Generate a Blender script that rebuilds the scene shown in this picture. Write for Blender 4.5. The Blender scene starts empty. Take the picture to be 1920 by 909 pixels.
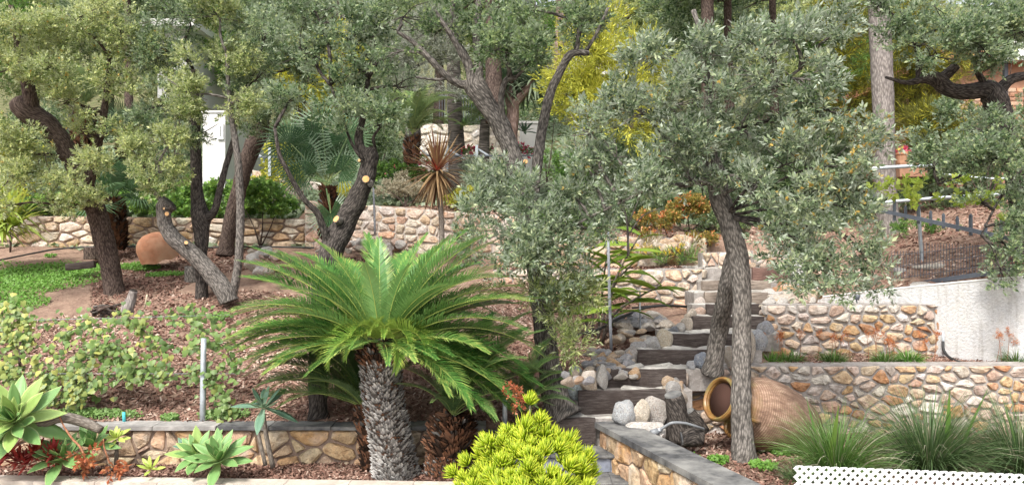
import bpy, math, random
import numpy as np
from mathutils import Vector, Matrix, Euler, noise
C = bpy.context.scene.collection
sc = bpy.context.scene
rnd = random.Random(11)
# ------------------------------------------------------------------ camera, sky, sun, exposure
F = 1442.0; H = 1.93; PITCH = math.atan(15.5 / F)
cd = bpy.data.cameras.new('camera'); cam = bpy.data.objects.new('camera', cd); C.objects.link(cam)
cam.location = (0, 0, H); cam.rotation_euler = (math.pi / 2 + PITCH, 0, 0)
cd.sensor_width = 36; cd.lens = 36 * F / 1920; cd.clip_end = 2000; cd.clip_start = 0.05
sc.camera = cam
SUN_EL, SUN_AZ = 52, 205          # azimuth clockwise from +Y
w = bpy.data.worlds.new('World'); sc.world = w; w.use_nodes = True
nt = w.node_tree; nt.nodes.clear()
sky = nt.nodes.new('ShaderNodeTexSky'); sky.sky_type = 'NISHITA'; sky.sun_disc = False
sky.sun_elevation = math.radians(SUN_EL); sky.sun_rotation = math.radians(SUN_AZ)
sky.dust_density = 4.0; sky.air_density = 1.0; sky.ozone_density = 1.0
hs = nt.nodes.new('ShaderNodeHueSaturation'); hs.inputs['Saturation'].default_value = 0.35
bg = nt.nodes.new('ShaderNodeBackground'); bg.inputs['Strength'].default_value = 0.15
ow = nt.nodes.new('ShaderNodeOutputWorld')
nt.links.new(sky.outputs[0], hs.inputs['Color']); nt.links.new(hs.outputs[0], bg.inputs[0]); nt.links.new(bg.outputs[0], ow.inputs[0])
sl = bpy.data.lights.new('sun', 'SUN'); sl.energy = 1.8; sl.angle = math.radians(10); sl.color = (1, .965, .9)
so = bpy.data.objects.new('sun', sl); C.objects.link(so)
e, a = math.radians(SUN_EL), math.radians(SUN_AZ)
sdir = Vector((math.sin(a) * math.cos(e), math.cos(a) * math.cos(e), math.sin(e)))
so.rotation_euler = sdir.to_track_quat('Z', 'Y').to_euler()
sc.view_settings.view_transform = 'Standard'; sc.view_settings.look = 'None'
sc.view_settings.exposure = 1.1; sc.view_settings.gamma = 1
sc.cycles.max_bounces = 6; sc.cycles.transparent_max_bounces = 4

def P(px, py, Y):
    u = (px - 960) / F; v = (454.5 - py) / F
    dy = math.cos(PITCH) - v * math.sin(PITCH); dz = math.sin(PITCH) + v * math.cos(PITCH)
    s = Y / dy
    return Vector((u * s, Y, H + dz * s))
def X(px, Y): return (px - 960) / F * Y

# ------------------------------------------------------------------ materials
class M:
    """tiny node helper"""
    def __init__(s, name, rough=.8, spec=.3):
        s.m = bpy.data.materials.new(name); s.m.use_nodes = True
        s.t = s.m.node_tree; s.b = s.t.nodes['Principled BSDF']; s.out = s.t.nodes['Material Output']
        s.b.inputs['Roughness'].default_value = rough; s.b.inputs['Specular IOR Level'].default_value = spec
    def n(s, typ, **kw):
        x = s.t.nodes.new('ShaderNode' + typ)
        for k, v in kw.items():
            if k.startswith('i_'):
                x.inputs[k[2:].replace('_', ' ')].default_value = v
            else: setattr(x, k, v)
        return x
    def l(s, a, b): s.t.links.new(a, b)
    def co(s, kind='Object', scale=(1, 1, 1)):
        t = s.n('TexCoord'); mp = s.n('Mapping'); mp.inputs['Scale'].default_value = scale
        s.l(t.outputs[kind], mp.inputs[0]); return mp.outputs[0]
    def noise(s, vec, scale, detail=4, rough=.6):
        x = s.n('TexNoise', i_Scale=scale, i_Detail=detail, i_Roughness=rough); s.l(vec, x.inputs['Vector']); return x.outputs['Fac']
    def ramp(s, fac, stops):
        r = s.n('ValToRGB'); el = r.color_ramp.elements
        while len(el) < len(stops): el.new(.5)
        for e_, (p, c) in zip(el, stops): e_.position = p; e_.color = (*c, 1)
        s.l(fac, r.inputs[0]); return r.outputs[0]
    def mix(s, fac, a, b, mode='MIX'):
        x = s.n('Mix', data_type='RGBA', blend_type=mode)
        if isinstance(fac, (int, float)): x.inputs[0].default_value = fac
        else: s.l(fac, x.inputs[0])
        for i, v in ((6, a), (7, b)):
            if isinstance(v, tuple): x.inputs[i].default_value = (*v, 1)
            else: s.l(v, x.inputs[i])
        return x.outputs[2]
    def col(s, c):
        if isinstance(c, tuple): s.b.inputs['Base Color'].default_value = (*c, 1)
        else: s.l(c, s.b.inputs['Base Color'])
    def bump(s, h, dist=.01, strength=1):
        b = s.n('Bump', i_Strength=strength, i_Distance=dist); s.l(h, b.inputs['Height']); s.l(b.outputs[0], s.b.inputs['Normal'])

MAT = {}
def leaf_mat(name, dark, mid, light, under, rough=.5, trans=.3, spec=.35):
    m = M(name, rough, spec)
    at = m.n('Attribute', attribute_name='tint')
    c = m.ramp(at.outputs['Fac'], [(0, dark), (.5, mid), (1, light)])
    g = m.n('NewGeometry')
    c2 = m.mix(g.outputs['Backfacing'], c, under) if under else c
    m.col(c2)
    tr = m.n('BsdfTranslucent'); m.l(m.mix(.35, c2, (.5, .6, .1), 'MULTIPLY') if False else c2, tr.inputs['Color'])
    mx = m.n('MixShader'); mx.inputs[0].default_value = trans
    m.l(m.b.outputs[0], mx.inputs[1]); m.l(tr.outputs[0], mx.inputs[2]); m.l(mx.outputs[0], m.out.inputs[0])
    MAT[name] = m.m; return m.m
leaf_mat('leaf_light', (.085, .14, .035), (.31, .38, .125), (.74, .76, .33), (.47, .52, .29), .5, .4)
leaf_mat('leaf_oak', (.045, .085, .035), (.18, .265, .12), (.5, .56, .28), (.34, .41, .28), .5, .4)
leaf_mat('leaf_dark', (.03, .065, .025), (.12, .19, .07), (.34, .42, .18), (.26, .32, .2), .45, .4)
leaf_mat('leaf_silver', (.055, .09, .045), (.2, .27, .145), (.52, .57, .33), (.42, .48, .37), .55, .35)
leaf_mat('leaf_olive', (.12, .14, .10), (.24, .26, .19), (.40, .41, .31), (.45, .47, .40), .6)
leaf_mat('leaf_wattle', (.18, .22, .02), (.4, .42, .05), (.72, .68, .1), (.5, .5, .08), .6)
leaf_mat('leaf_conifer', (.07, .09, .02), (.25, .27, .04), (.62, .56, .05), (.2, .2, .05), .6)
leaf_mat('leaf_ivy', (.04, .1, .02), (.11, .24, .04), (.26, .42, .08), (.2, .32, .1), .4)
leaf_mat('leaf_vine', (.06, .12, .04), (.17, .26, .07), (.46, .46, .13), (.26, .33, .15), .45)
leaf_mat('leaf_grape', (.2, .32, .03), (.4, .52, .07), (.62, .68, .14), (.45, .55, .12), .5, .4)
leaf_mat('leaf_sago', (.02, .075, .016), (.1, .25, .05), (.55, .6, .16), (.18, .32, .1), .4, .25, .4)
leaf_mat('leaf_sago_young', (.07, .18, .03), (.18, .33, .05), (.6, .62, .14), (.3, .4, .08), .35, .35, .5)
leaf_mat('leaf_cycad_dark', (.04, .1, .03), (.13, .25, .07), (.34, .42, .13), (.07, .13, .05), .35, .2, .5)
leaf_mat('leaf_date_palm', (.05, .11, .04), (.13, .22, .08), (.38, .42, .14), (.2, .28, .12), .4)
leaf_mat('leaf_fan', (.02, .06, .025), (.06, .13, .05), (.17, .25, .1), (.1, .17, .08), .4)
leaf_mat('leaf_cordyline', (.09, .035, .025), (.22, .1, .06), (.42, .33, .15), (.3, .2, .1), .45)
leaf_mat('leaf_dragon', (.05, .09, .05), (.13, .19, .11), (.3, .35, .22), (.2, .25, .16), .45)
leaf_mat('leaf_grass', (.035, .085, .02), (.1, .2, .04), (.25, .36, .07), (.13, .24, .06), .45)
leaf_mat('leaf_tussock', (.03, .06, .025), (.08, .14, .05), (.2, .27, .1), (.11, .18, .07), .45)
leaf_mat('leaf_clover', (.04, .14, .015), (.1, .27, .03), (.26, .44, .07), (.15, .3, .05), .5)
leaf_mat('leaf_orange', (.1, .13, .03), (.3, .25, .05), (.6, .2, .05), (.4, .3, .08), .5)
leaf_mat('leaf_ginger', (.11, .2, .025), (.26, .38, .05), (.5, .55, .1), (.35, .45, .1), .4, .35)
leaf_mat('leaf_lime', (.08, .14, .008), (.3, .42, .014), (.7, .72, .06), (.5, .58, .03), .45, .35)
leaf_mat('leaf_pale_shrub', (.2, .18, .11), (.42, .38, .27), (.66, .6, .46), (.5, .45, .34), .7)
leaf_mat('flower_yellow', (.45, .3, .02), (.7, .5, .03), (.85, .65, .06), None, .6)
leaf_mat('flower_catkin', (.3, .2, .05), (.5, .35, .08), (.7, .5, .15), None, .7)
leaf_mat('flower_pink', (.5, .03, .08), (.7, .06, .15), (.8, .2, .35), None, .6)
leaf_mat('flower_orange', (.4, .1, .03), (.6, .22, .08), (.7, .4, .2), None, .6)
leaf_mat('leaf_red', (.16, .015, .02), (.33, .035, .035), (.5, .12, .06), (.35, .06, .05), .4)
leaf_mat('leaf_rust', (.25, .06, .03), (.45, .14, .06), (.6, .32, .14), (.4, .15, .07), .45)
def agave(name, a, b, edge):
    m = M(name, .45, .4); v = m.co('UV')
    sx = m.n('SeparateXYZ'); m.l(v, sx.inputs[0])
    c = m.ramp(sx.outputs[1], [(0, a), (.45, b), (1, b)])
    e_ = m.ramp(sx.outputs[0], [(0, (1, 1, 1)), (.09, (0, 0, 0)), (.91, (0, 0, 0)), (1, (1, 1, 1))])
    n_ = m.noise(m.co('Object'), 14, 3)
    c = m.mix(m.n('Math', operation='MULTIPLY').outputs[0], c, edge) if False else m.mix(e_, c, edge)
    m.col(m.mix(n_, c, m.mix(1, c, (.75, .8, .7), 'MULTIPLY'))); MAT[name] = m.m
    tr = m.n('BsdfTranslucent'); m.l(c, tr.inputs['Color']); mx = m.n('MixShader'); mx.inputs[0].default_value = .15
    m.l(m.b.outputs[0], mx.inputs[1]); m.l(tr.outputs[0], mx.inputs[2]); m.l(mx.outputs[0], m.out.inputs[0])
agave('agave_green', (.42, .55, .2), (.2, .36, .12), (.6, .68, .3))
agave('agave_pale', (.5, .6, .22), (.32, .45, .13), (.68, .7, .3))
agave('agave_blue', (.3, .42, .3), (.16, .28, .2), (.4, .5, .3))
agave('agave_yellow', (.45, .5, .1), (.45, .55, .12), (.7, .72, .2))

def bark(name, dark, light, fs=1.0, dist=.009, stretch=(75, 24)):
    m = M(name, .9, .15)
    v = m.co('UV', (stretch[0] * fs, stretch[1] * fs, 1))
    nz = m.n('TexNoise', i_Scale=.35, i_Detail=3.0); m.l(v, nz.inputs['Vector'])
    mxv = m.n('Mix', data_type='VECTOR'); mxv.inputs[0].default_value = .12
    m.l(v, mxv.inputs[4]); sc_ = m.n('VectorMath', operation='SCALE', i_Scale=5.0); m.l(nz.outputs['Color'], sc_.inputs[0]); m.l(sc_.outputs[0], mxv.inputs[5])
    vo = m.n('TexVoronoi', feature='F1', i_Scale=1.0); m.l(mxv.outputs[1], vo.inputs['Vector'])
    ridge = m.ramp(vo.outputs['Distance'], [(.1, (1, 1, 1)), (.55, (.3, .3, .3)), (.85, (0, 0, 0))])
    fine = m.noise(v, 3, 5, .7)
    big = m.noise(m.co('Object'), 5, 3)
    c = m.ramp(m.mix(.45, ridge, fine), [(.25, dark), (.75, light)])
    c = m.mix(big, c, m.mix(1, c, (.62, .6, .58), 'MULTIPLY'))
    li = m.ramp(m.noise(m.co('Object'), 22, 2, .5), [(.68, (0, 0, 0)), (.74, (1, 1, 1))])
    c = m.mix(m.mix(.75, li, (0, 0, 0)), c, (light[0] * 1.6, light[1] * 1.65, light[2] * 1.6))
    m.col(c); m.bump(m.mix(.35, ridge, fine), dist); MAT[name] = m.m
bark('bark_dark', (.028, .024, .022), (.15, .13, .115))
bark('bark_brown', (.05, .035, .03), (.2, .15, .125))
bark('bark_grey', (.075, .068, .062), (.33, .3, .27))
bark('bark_pale', (.17, .15, .14), (.42, .38, .35), .7, .008)
bark('bark_pink', (.2, .13, .11), (.45, .34, .3), .5)
bark('bark_palm', (.09, .08, .07), (.34, .3, .27), 1.0, .01, (6, 60))
bark('bark_stem', (.14, .12, .1), (.34, .3, .26), 1.4, .004)
bark('bark_shaggy', (.09, .035, .02), (.33, .16, .09), 1, .01)

def stone_mat(name, bd=.012, sc_=16, mottle=.75):
    m = M(name, .88, .2); oi = m.n('ObjectInfo'); v = m.co('Object')
    n1 = m.noise(v, sc_, 6, .68); n2 = m.noise(v, sc_ * .3, 3)
    w1 = m.n('VectorMath', operation='ADD'); m.l(v, w1.inputs[0]); m.l(oi.outputs['Random'], w1.inputs[1])
    n3 = m.noise(w1.outputs[0], 7, 4, .6)
    c = m.mix(1, oi.outputs['Color'], m.ramp(n1, [(.3, (.38, .35, .32)), (.47, (.86, .84, .82)), (.58, (1.05, 1.05, 1.05)), (.74, (1.35, 1.32, 1.28))]), 'MULTIPLY')
    c = m.mix(m.ramp(n3, [(.5, (0, 0, 0)), (.7, (.35, .35, .35))]), c, m.mix(1, c, (1.15, .82, .58), 'MULTIPLY'))
    c = m.mix(m.ramp(n2, [(.5, (0, 0, 0)), (.75, (.5, .5, .5))]), c, (.55, .52, .48))
    sp = m.noise(v, sc_ * 3.3, 4, .7); c = m.mix(m.ramp(sp, [(.3, (.6, .6, .6)), (.44, (0, 0, 0))]), c, (.16, .13, .1)); m.col(c); m.bump(n1, bd); MAT[name] = m.m
stone_mat('stone', .022); stone_mat('boulder', .02, 9)
def plain(name, c, rough=.8, spec=.3, sc_=12, var=.25, bd=.003, metal=0, tint2=None, stretch=(1, 1, 1), kind='Object'):
    m = M(name, rough, spec); v = m.co(kind, stretch); n1 = m.noise(v, sc_, 6, .65)
    d = tuple(x * (1 - var) for x in c); l = tuple(min(1, x * (1 + var)) for x in c)
    cc = m.ramp(n1, [(.3, d), (.7, l)])
    if tint2:
        n2 = m.noise(v, sc_ * .22, 4); cc = m.mix(m.ramp(n2, [(.4, (0, 0, 0)), (.65, (1, 1, 1))]), cc, tint2)
    if name == 'render_white':
        st = m.noise(m.co('Object', (5, 5, .5)), 3, 5, .7); cc = m.mix(m.ramp(st, [(.52, (0, 0, 0)), (.72, (.6, .6, .6))]), cc, (.36, .34, .31))
    m.col(cc); m.b.inputs['Metallic'].default_value = metal; m.bump(n1, bd); MAT[name] = m.m; return m
plain('mortar', (.37, .34, .315), .95, .1, 40, .3, .008, tint2=(.24, .215, .195))
plain('mortar_brown', (.3, .22, .17), .95, .1, 40, .25, .006, tint2=(.2, .15, .12))
plain('mortar_pale', (.5, .45, .4), .95, .1, 40, .2, .006)
plain('slate', (.075, .075, .077), .75, .3, 18, .45, .006, tint2=(.24, .235, .22))
plain('slate_pale', (.34, .32, .3), .8, .3, 14, .35, .006, tint2=(.2, .19, .18))
plain('tile_blue', (.2, .22, .27), .6, .4, 22, .25, .002, tint2=(.27, .28, .3))
plain('coping', (.56, .5, .43), .8, .2, 18, .2, .004, tint2=(.38, .33, .28))
plain('tile_cream', (.66, .6, .48), .7, .3, 10, .1, .002)
plain('hill', (.1, .12, .05), 1, .05, 30, .4, .03, tint2=(.2, .17, .1))
plain('soil', (.22, .145, .11), 1, .05, 30, .4, .02, tint2=(.3, .21, .155))
plain('render_white', (.6, .6, .6), .9, .2, 34, .06, .018, tint2=(.6, .59, .57))
plain('house_white', (.64, .63, .61), .9, .2, 5, .04, .003)
plain('brick_wall', (.36, .2, .13), .9, .2, 9, .2, .003)
plain('roof_tile', (.45, .2, .12), .9, .2, 9, .2, .003)
plain('pavement', (.42, .39, .35), .85, .2, 14, .15, .003)
plain('metal_grey', (.3, .32, .35), .5, .5, 30, .15, .001)
plain('metal_fence', (.13, .15, .18), .5, .5, 30, .2, .001)
plain('metal_dark', (.09, .1, .12), .5, .5, 30, .2, .001)
plain('metal_galv', (.42, .46, .49), .45, .5, 18, .2, .001, .4)
plain('rubber', (.025, .025, .025), .6, .4, 30, .2, .001)
plain('pipe_grey', (.2, .21, .22), .5, .4, 30, .1, .001)
plain('turquoise', (.08, .5, .55), .5, .4, 30, .1, .001)
plain('plastic_white', (.8, .81, .8), .4, .5, 9, .08, .0005, tint2=(.7, .7, .66))
plain('terracotta', (.5, .23, .13), .85, .2, 14, .2, .003, tint2=(.55, .34, .22))
plain('cut_wood', (.62, .33, .13), .8, .2, 30, .25, .003, tint2=(.72, .48, .24))
plain('glass_dark', (.03, .04, .05), .1, .5, 5, .1, 0)
plain('dead_frond', (.3, .14, .08), .9, .1, 40, .5, .004)
plain('straw', (.5, .42, .3), .9, .1, 40, .3, .002)
plain('flagstone', (.44, .42, .385), .85, .2, 12, .4, .014, tint2=(.27, .25, .22))
plain('petiole', (.2, .24, .09), .6, .3, 12, .2, .001)
def timber(name, c, c2):
    m = M(name, .88, .2); v = m.co('Object', (1.2, 14, 14)); n1 = m.noise(v, 5, 8, .75); n2 = m.noise(m.co('Object'), 6, 4)
    cr = m.noise(m.co('Object', (1.5, 30, 30)), 2.5, 3)
    cc = m.ramp(n1, [(.3, tuple(x * .4 for x in c)), (.5, c), (.75, c2)])
    cc = m.mix(m.ramp(n2, [(.35, (0, 0, 0)), (.7, (.6, .6, .6))]), cc, (.045, .032, .028))
    cc = m.mix(m.ramp(cr, [(.3, (1, 1, 1)), (.36, (0, 0, 0))]), cc, (.015, .01, .01))
    m.col(cc); m.bump(n1, .012); MAT[name] = m.m
timber('timber_dark', (.075, .06, .054), (.2, .175, .16)); timber('timber_red', (.19, .11, .09), (.32, .2, .16)); timber('timber_pale', (.3, .245, .2), (.5, .43, .36))
m = M('chip', .95, .1); at = m.n('Attribute', attribute_name='tint')
m.col(m.ramp(at.outputs['Fac'], [(0, (.085, .042, .032)), (.4, (.23, .13, .098)), (.75, (.37, .245, .19)), (1, (.56, .44, .36))])); MAT['chip'] = m.m
m = M('cycad_scale', .9, .1); at = m.n('Attribute', attribute_name='tint')
m.col(m.ramp(at.outputs['Fac'], [(0, (.03, .02, .015)), (.28, (.24, .12, .07)), (.42, (.05, .045, .04)), (.75, (.42, .4, .38)), (1, (.72, .7, .67))])); MAT['cycad_scale'] = m.m
# glazed amphora: glaze near the mouth (object Z), bare clay below, throwing rings
m = M('amphora_clay', .6, .4); tc = m.co('Object'); sx = m.n('SeparateXYZ'); m.l(tc, sx.inputs[0])
nn = m.noise(tc, 5, 5); n9 = m.noise(m.co('Object', (1, 1, .25)), 22, 6, .7)
wv = m.n('TexWave', wave_type='BANDS', bands_direction='Z', i_Scale=16.0, i_Distortion=.7, i_Detail=1.0); m.l(tc, wv.inputs['Vector'])
clay = m.ramp(n9, [(.32, (.12, .07, .048)), (.5, (.28, .175, .12)), (.68, (.46, .33, .24))])
clay = m.mix(m.ramp(wv.outputs['Fac'], [(.1, (.7, .7, .7)), (.5, (0, 0, 0))]), clay, (.16, .09, .055))
glaze = m.ramp(nn, [(.36, (.1, .045, .018)), (.48, (.25, .13, .04)), (.58, (.2, .15, .055)), (.7, (.14, .13, .05))])
ad = m.n('Math', operation='MULTIPLY_ADD'); m.l(nn, ad.inputs[0]); ad.inputs[1].default_value = .22; m.l(sx.outputs[2], ad.inputs[2])
ds = m.n('Math', operation='DISTANCE') if False else None
gf = m.ramp(ad.outputs[0], [(.0, (0, 0, 0)), (1, (0, 0, 0))])
mr = m.n('MapRange'); m.l(ad.outputs[0], mr.inputs[0]); mr.inputs[1].default_value = .93; mr.inputs[2].default_value = 1.02
cc = m.mix(mr.outputs[0], clay, glaze); m.col(cc)
rr = m.n('MapRange'); m.l(mr.outputs[0], rr.inputs[0]); rr.inputs[3].default_value = .8; rr.inputs[4].default_value = .28; m.l(rr.outputs[0], m.b.inputs['Roughness'])
m.bump(wv.outputs['Fac'], .003); MAT['amphora_clay'] = m.m
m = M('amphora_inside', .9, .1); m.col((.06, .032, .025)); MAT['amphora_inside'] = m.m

# ------------------------------------------------------------------ object helpers
def setp(o, label=None, cat=None, group=None, kind=None):
    if label: o['label'] = label
    if cat: o['category'] = cat
    if group: o['group'] = group
    if kind: o['kind'] = kind
    return o
def thing(name, label, cat, loc=(0, 0, 0), group=None):
    o = bpy.data.objects.new(name, None); C.objects.link(o); o.location = loc
    return setp(o, label, cat, group)
def wloc(o):
    v = Vector((0, 0, 0))
    while o is not None: v += Vector(o.location); o = o.parent
    return v
def mesh(name, verts, faces, mat, smooth=False, uvs=None):
    me = bpy.data.meshes.new(name); me.from_pydata([tuple(v) for v in verts], [], faces)
    if isinstance(mat, str): mat = [mat]
    for k in mat: me.materials.append(MAT[k])
    if uvs is not None:
        ul = me.uv_layers.new(name='UVMap')
        idx = np.empty(len(me.loops), dtype=np.int32); me.loops.foreach_get('vertex_index', idx)
        ul.data.foreach_set('uv', np.asarray(uvs, dtype=np.float32)[idx].ravel())
    if smooth: me.shade_smooth()
    me.update(); return me
def link(name, me, parent=None, loc=(0, 0, 0), kind=None, color=None):
    o = bpy.data.objects.new(name, me); C.objects.link(o); o.parent = parent; o.location = loc
    if kind: o['kind'] = kind
    if color: o.color = (*color, 1)
    return o
def obj(name, verts, faces, mat, parent=None, smooth=False, uvs=None, kind=None, color=None):
    """verts are world coordinates; stored relative to the parent thing"""
    base = wloc(parent) if parent else Vector((0, 0, 0))
    return link(name, mesh(name, [Vector(v) - base for v in verts], faces, mat, smooth, uvs), parent, kind=kind, color=color)
def quads(name, V, tint, mat, parent=None, kind='stuff', smooth=False):
    """V (n,4,3) world coords -> one mesh of n quads with a tint attribute"""
    V = np.asarray(V, dtype=np.float32); n = len(V)
    base = np.array(wloc(parent)) if parent else np.zeros(3)
    me = bpy.data.meshes.new(name); me.vertices.add(4 * n); me.vertices.foreach_set('co', (V - base).astype(np.float32).ravel())
    me.loops.add(4 * n); me.loops.foreach_set('vertex_index', np.arange(4 * n, dtype=np.int32))
    me.polygons.add(n); me.polygons.foreach_set('loop_start', np.arange(0, 4 * n, 4, dtype=np.int32))
    me.update(calc_edges=True)
    at = me.attributes.new('tint', 'FLOAT', 'POINT'); tint = np.asarray(tint, float); tint = np.repeat(tint, 4) if tint.ndim == 1 else tint.ravel(); at.data.foreach_set('value', np.clip(tint, 0, 1).astype(np.float32))
    me.materials.append(MAT[mat])
    return link(name, me, parent, kind=kind)
def box_vf(x0, x1, y0, y1, z0, z1):
    v = [(x0, y0, z0), (x1, y0, z0), (x1, y1, z0), (x0, y1, z0), (x0, y0, z1), (x1, y0, z1), (x1, y1, z1), (x0, y1, z1)]
    return v, [(0, 3, 2, 1), (4, 5, 6, 7), (0, 1, 5, 4), (1, 2, 6, 5), (2, 3, 7, 6), (3, 0, 4, 7)]
def catmull(pts, sub):
    pts = [np.array(p, dtype=float) for p in pts]
    q = [2 * pts[0] - pts[1]] + pts + [2 * pts[-1] - pts[-2]]; out = []
    for i in range(1, len(q) - 2):
        p0, p1, p2, p3 = q[i - 1:i + 3]
        for k in range(sub):
            t = k / sub
            out.append(.5 * ((2 * p1) + (-p0 + p2) * t + (2 * p0 - 5 * p1 + 4 * p2 - p3) * t * t + (-p0 + 3 * p1 - 3 * p2 + p3) * t ** 3))
    out.append(q[-2]); return np.array(out)
def tube_vf(path, seg=10, amp=0.0, freq=6, cap=True, vf=None, flat=1.0):
    """path rows x,y,z,r -> verts, faces, uvs"""
    V, Fc, U = vf if vf else ([], [], [])
    path = np.asarray(path); n = len(path); b0 = len(V)
    up = Vector((.13, .95, .2)).normalized(); L = 0
    rot = None
    for i in range(n):
        p = Vector(path[i, :3]); d = Vector(path[min(i + 1, n - 1), :3]) - Vector(path[max(i - 1, 0), :3])
        if d.length < 1e-9: d = Vector((0, 0, 1))
        d.normalize()
        if i: L += (p - Vector(path[i - 1, :3])).length
        if rot is None: rot = up - d * up.dot(d); rot.normalize()
        else:
            rot = rot - d * rot.dot(d); rot.normalize()
        s = d.cross(rot)
        for k in range(seg + 1):
            an = 2 * math.pi * k / seg
            o = rot * math.cos(an) + s * math.sin(an) * flat
            r = path[i, 3]
            if amp:
                kk = k % seg; an2 = 2 * math.pi * kk / seg; q = p + (rot * math.cos(an2) + s * math.sin(an2)) * r
                r *= 1 + amp * noise.noise(q * freq) + amp * .5 * noise.noise(q * freq * 3.1)
            V.append(p + o * r); U.append((k / seg * 2 * math.pi * path[i, 3], L))
    for i in range(n - 1):
        for k in range(seg):
            a_ = b0 + i * (seg + 1) + k; Fc.append((a_, a_ + 1, a_ + seg + 2, a_ + seg + 1))
    if cap:
        for e_ in (0, n - 1):
            ring = [b0 + e_ * (seg + 1) + k for k in range(seg)]
            Fc.append(tuple(ring if e_ else ring[::-1]))
    return V, Fc, U
def tube(name, pts, mat, parent=None, seg=8, sub=4, amp=0, freq=6, smooth=True, cap=True, flat=1.0, kind=None):
    """pts: list of (Vector/tuple xyz, r)"""
    rows = [(*p, r) for p, r in pts]
    path = catmull(rows, sub) if len(rows) > 2 else np.array([np.array(rows[0]) * (1 - t) + np.array(rows[1]) * t for t in np.linspace(0, 1, 3)])
    V, Fc, U = tube_vf(path, seg, amp, freq, cap, flat=flat)
    return obj(name, V, Fc, mat, parent, smooth, U, kind=kind)
def pts_px(L):  # (px,py,Y,width_px)
    return [(P(a_, b_, c_), d_ / 2 * c_ / F) for a_, b_, c_, d_ in L]
# ------------------------------------------------------------------ stairs geometry (timber risers)
RISERS = [  # left px, right px, top px y, bottom px y
    (985, 1117, 785, 833), (1084, 1262, 732, 773), (1135, 1286, 692, 725), (1195, 1330, 656, 682), (1257, 1412, 626, 649),
    (1300, 1433, 593, 616), (1325, 1438, 570, 590), (1322, 1440, 548, 568), (1317, 1445, 526, 544), (1412, 1483, 502, 527)]
ST = []; zb = 0.168; Yp = 6.72
for k, (xl, xr, yt, yb) in enumerate(RISERS):
    if k == 0: Y = 7.0
    else: Y = max(Yp + .24, (H - zb) * F / (yb - 470))
    zt = max(P(0, yt, Y).z, zb + .1); ST.append(dict(Y=Y, zb=zb, zt=zt, xl=X(xl, Y), xr=X(xr, Y))); zb = zt; Yp = Y
SY = [s['Y'] for s in ST]
LX = ([3, 6.9, 7.0, 7.28, 7.5, 7.84, 8.14, 8.7, 9.6, 10.2, 12], [-.1, -.1, .3, .58, .9, 1.28, 1.66, 2.05, 2.36, 2.5, 2.9])
RX = ([3, 5.2, 6.95, 7.28, 7.5, 8.14, 9.0, 9.9, 12], [2.05, 1.5, .95, 1.2, 1.45, 2.5, 2.98, 3.62, 4.1])
def gz(x, y):
    x = np.asarray(x, float); y = np.asarray(y, float)
    px = 960 + F * x / np.maximum(y, .1)
    xl = np.interp(y, *LX); xr = np.interp(y, *RX)
    g = np.interp(y, [7.06, 10.5, 13.0], [.33, 1.38, 2.0])
    zl = np.where(y < 6.33, -.45, np.where(y < 7.06, 0, g))
    YD = np.interp(px, [930, 1317], [11, 9.95])
    zl = np.where((px > 930) & (y > YD), 1.66, zl)
    YB = np.interp(px, [570, 965, 1325, 1500], [13.1, 12.35, 11.45, 11.3])
    T = np.interp(px, [560, 575, 900, 1000, 1325, 1500], [2.43, 2.66, 2.6, 2.2, 2.05, 2.0])
    hill = T + .2 * (np.minimum(y, 17) - YB) + .35 * np.maximum(y - 17, 0)
    zl = np.where(y > YB, hill, zl)
    zs = np.interp(y, SY, [s['zt'] for s in ST]) - .3
    zs = np.where(y < 7.13, -.55, zs); zs = np.where(y > YB, hill, zs)
    zr = np.where(y < 7.85, .1, .75)
    bank = np.interp(y, [7.85, 9.0, 10.3], [.75, 1.25, 1.72])
    zr = np.where((y > 7.85) & (px < 1430), bank, zr)
    zr = np.where((y > 8.87) & (px >= 1430), 1.27, zr)
    yw = 10.3 - 2.3 * (x - 3.71) / 1.62
    beh = np.interp(x, [3.6, 4.5, 4.85, 5.3, 6.5], [1.28, 1.38, 1.45, 1.60, 1.8]) + .13 * np.clip(y - yw, 0, 9)
    zr = np.where((y > yw + .3) & (x > 3.6), beh, zr)
    zr = np.where((y > 10.3), np.maximum(zr, beh), zr)
    zr = np.where(y > 12.5, np.maximum(beh, 1.95 + .2 * (np.minimum(y, 17) - 12.5) + .35 * np.maximum(y - 17, 0)), zr)
    return np.where(x < xl, zl, np.where(x > xr, zr, zs))
def gzf(x, y): return float(gz(x, y))
xs = np.concatenate([-np.geomspace(150, 9.3, 26), np.arange(-9, 9.01, .1), np.geomspace(9.3, 150, 26)])
ys = np.concatenate([np.arange(-12, 3, 1.0), np.arange(3, 14.5, .1), np.arange(14.5, 30, .5), np.geomspace(30, 160, 20)])
GX, GY = np.meshgrid(xs, ys)
GZ = gz(GX, GY)
bump = np.array([noise.noise(Vector((a_ * 1.3, b_ * 1.3, 0))) * .05 + noise.noise(Vector((a_ * 5, b_ * 5, 3))) * .015 for a_, b_ in zip(GX.ravel(), GY.ravel())]).reshape(GX.shape)
GZ = GZ + np.where(GY > 6.33, bump, 0)
V = np.stack([GX, GY, GZ], -1).reshape(-1, 3); ny, nx = GX.shape
Fc = [(j * nx + i, j * nx + i + 1, (j + 1) * nx + i + 1, (j + 1) * nx + i) for j in range(ny - 1) for i in range(nx - 1)]
gme = mesh('ground', V.tolist(), Fc, ['soil', 'hill'], True); mi = (GY[:-1, :-1] > 13.2).ravel().astype(np.int32); gme.polygons.foreach_set('material_index', mi); link('ground', gme, kind='structure')
def sheet(name, x0, x1, y0, y1, z, mat):
    v, f = box_vf(x0, x1, y0, y1, z - .05, z); return obj(name, v, f, mat, kind='structure')
sheet('pavement', -9, 9, -6, 5.0, -.44, 'pavement')

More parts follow.
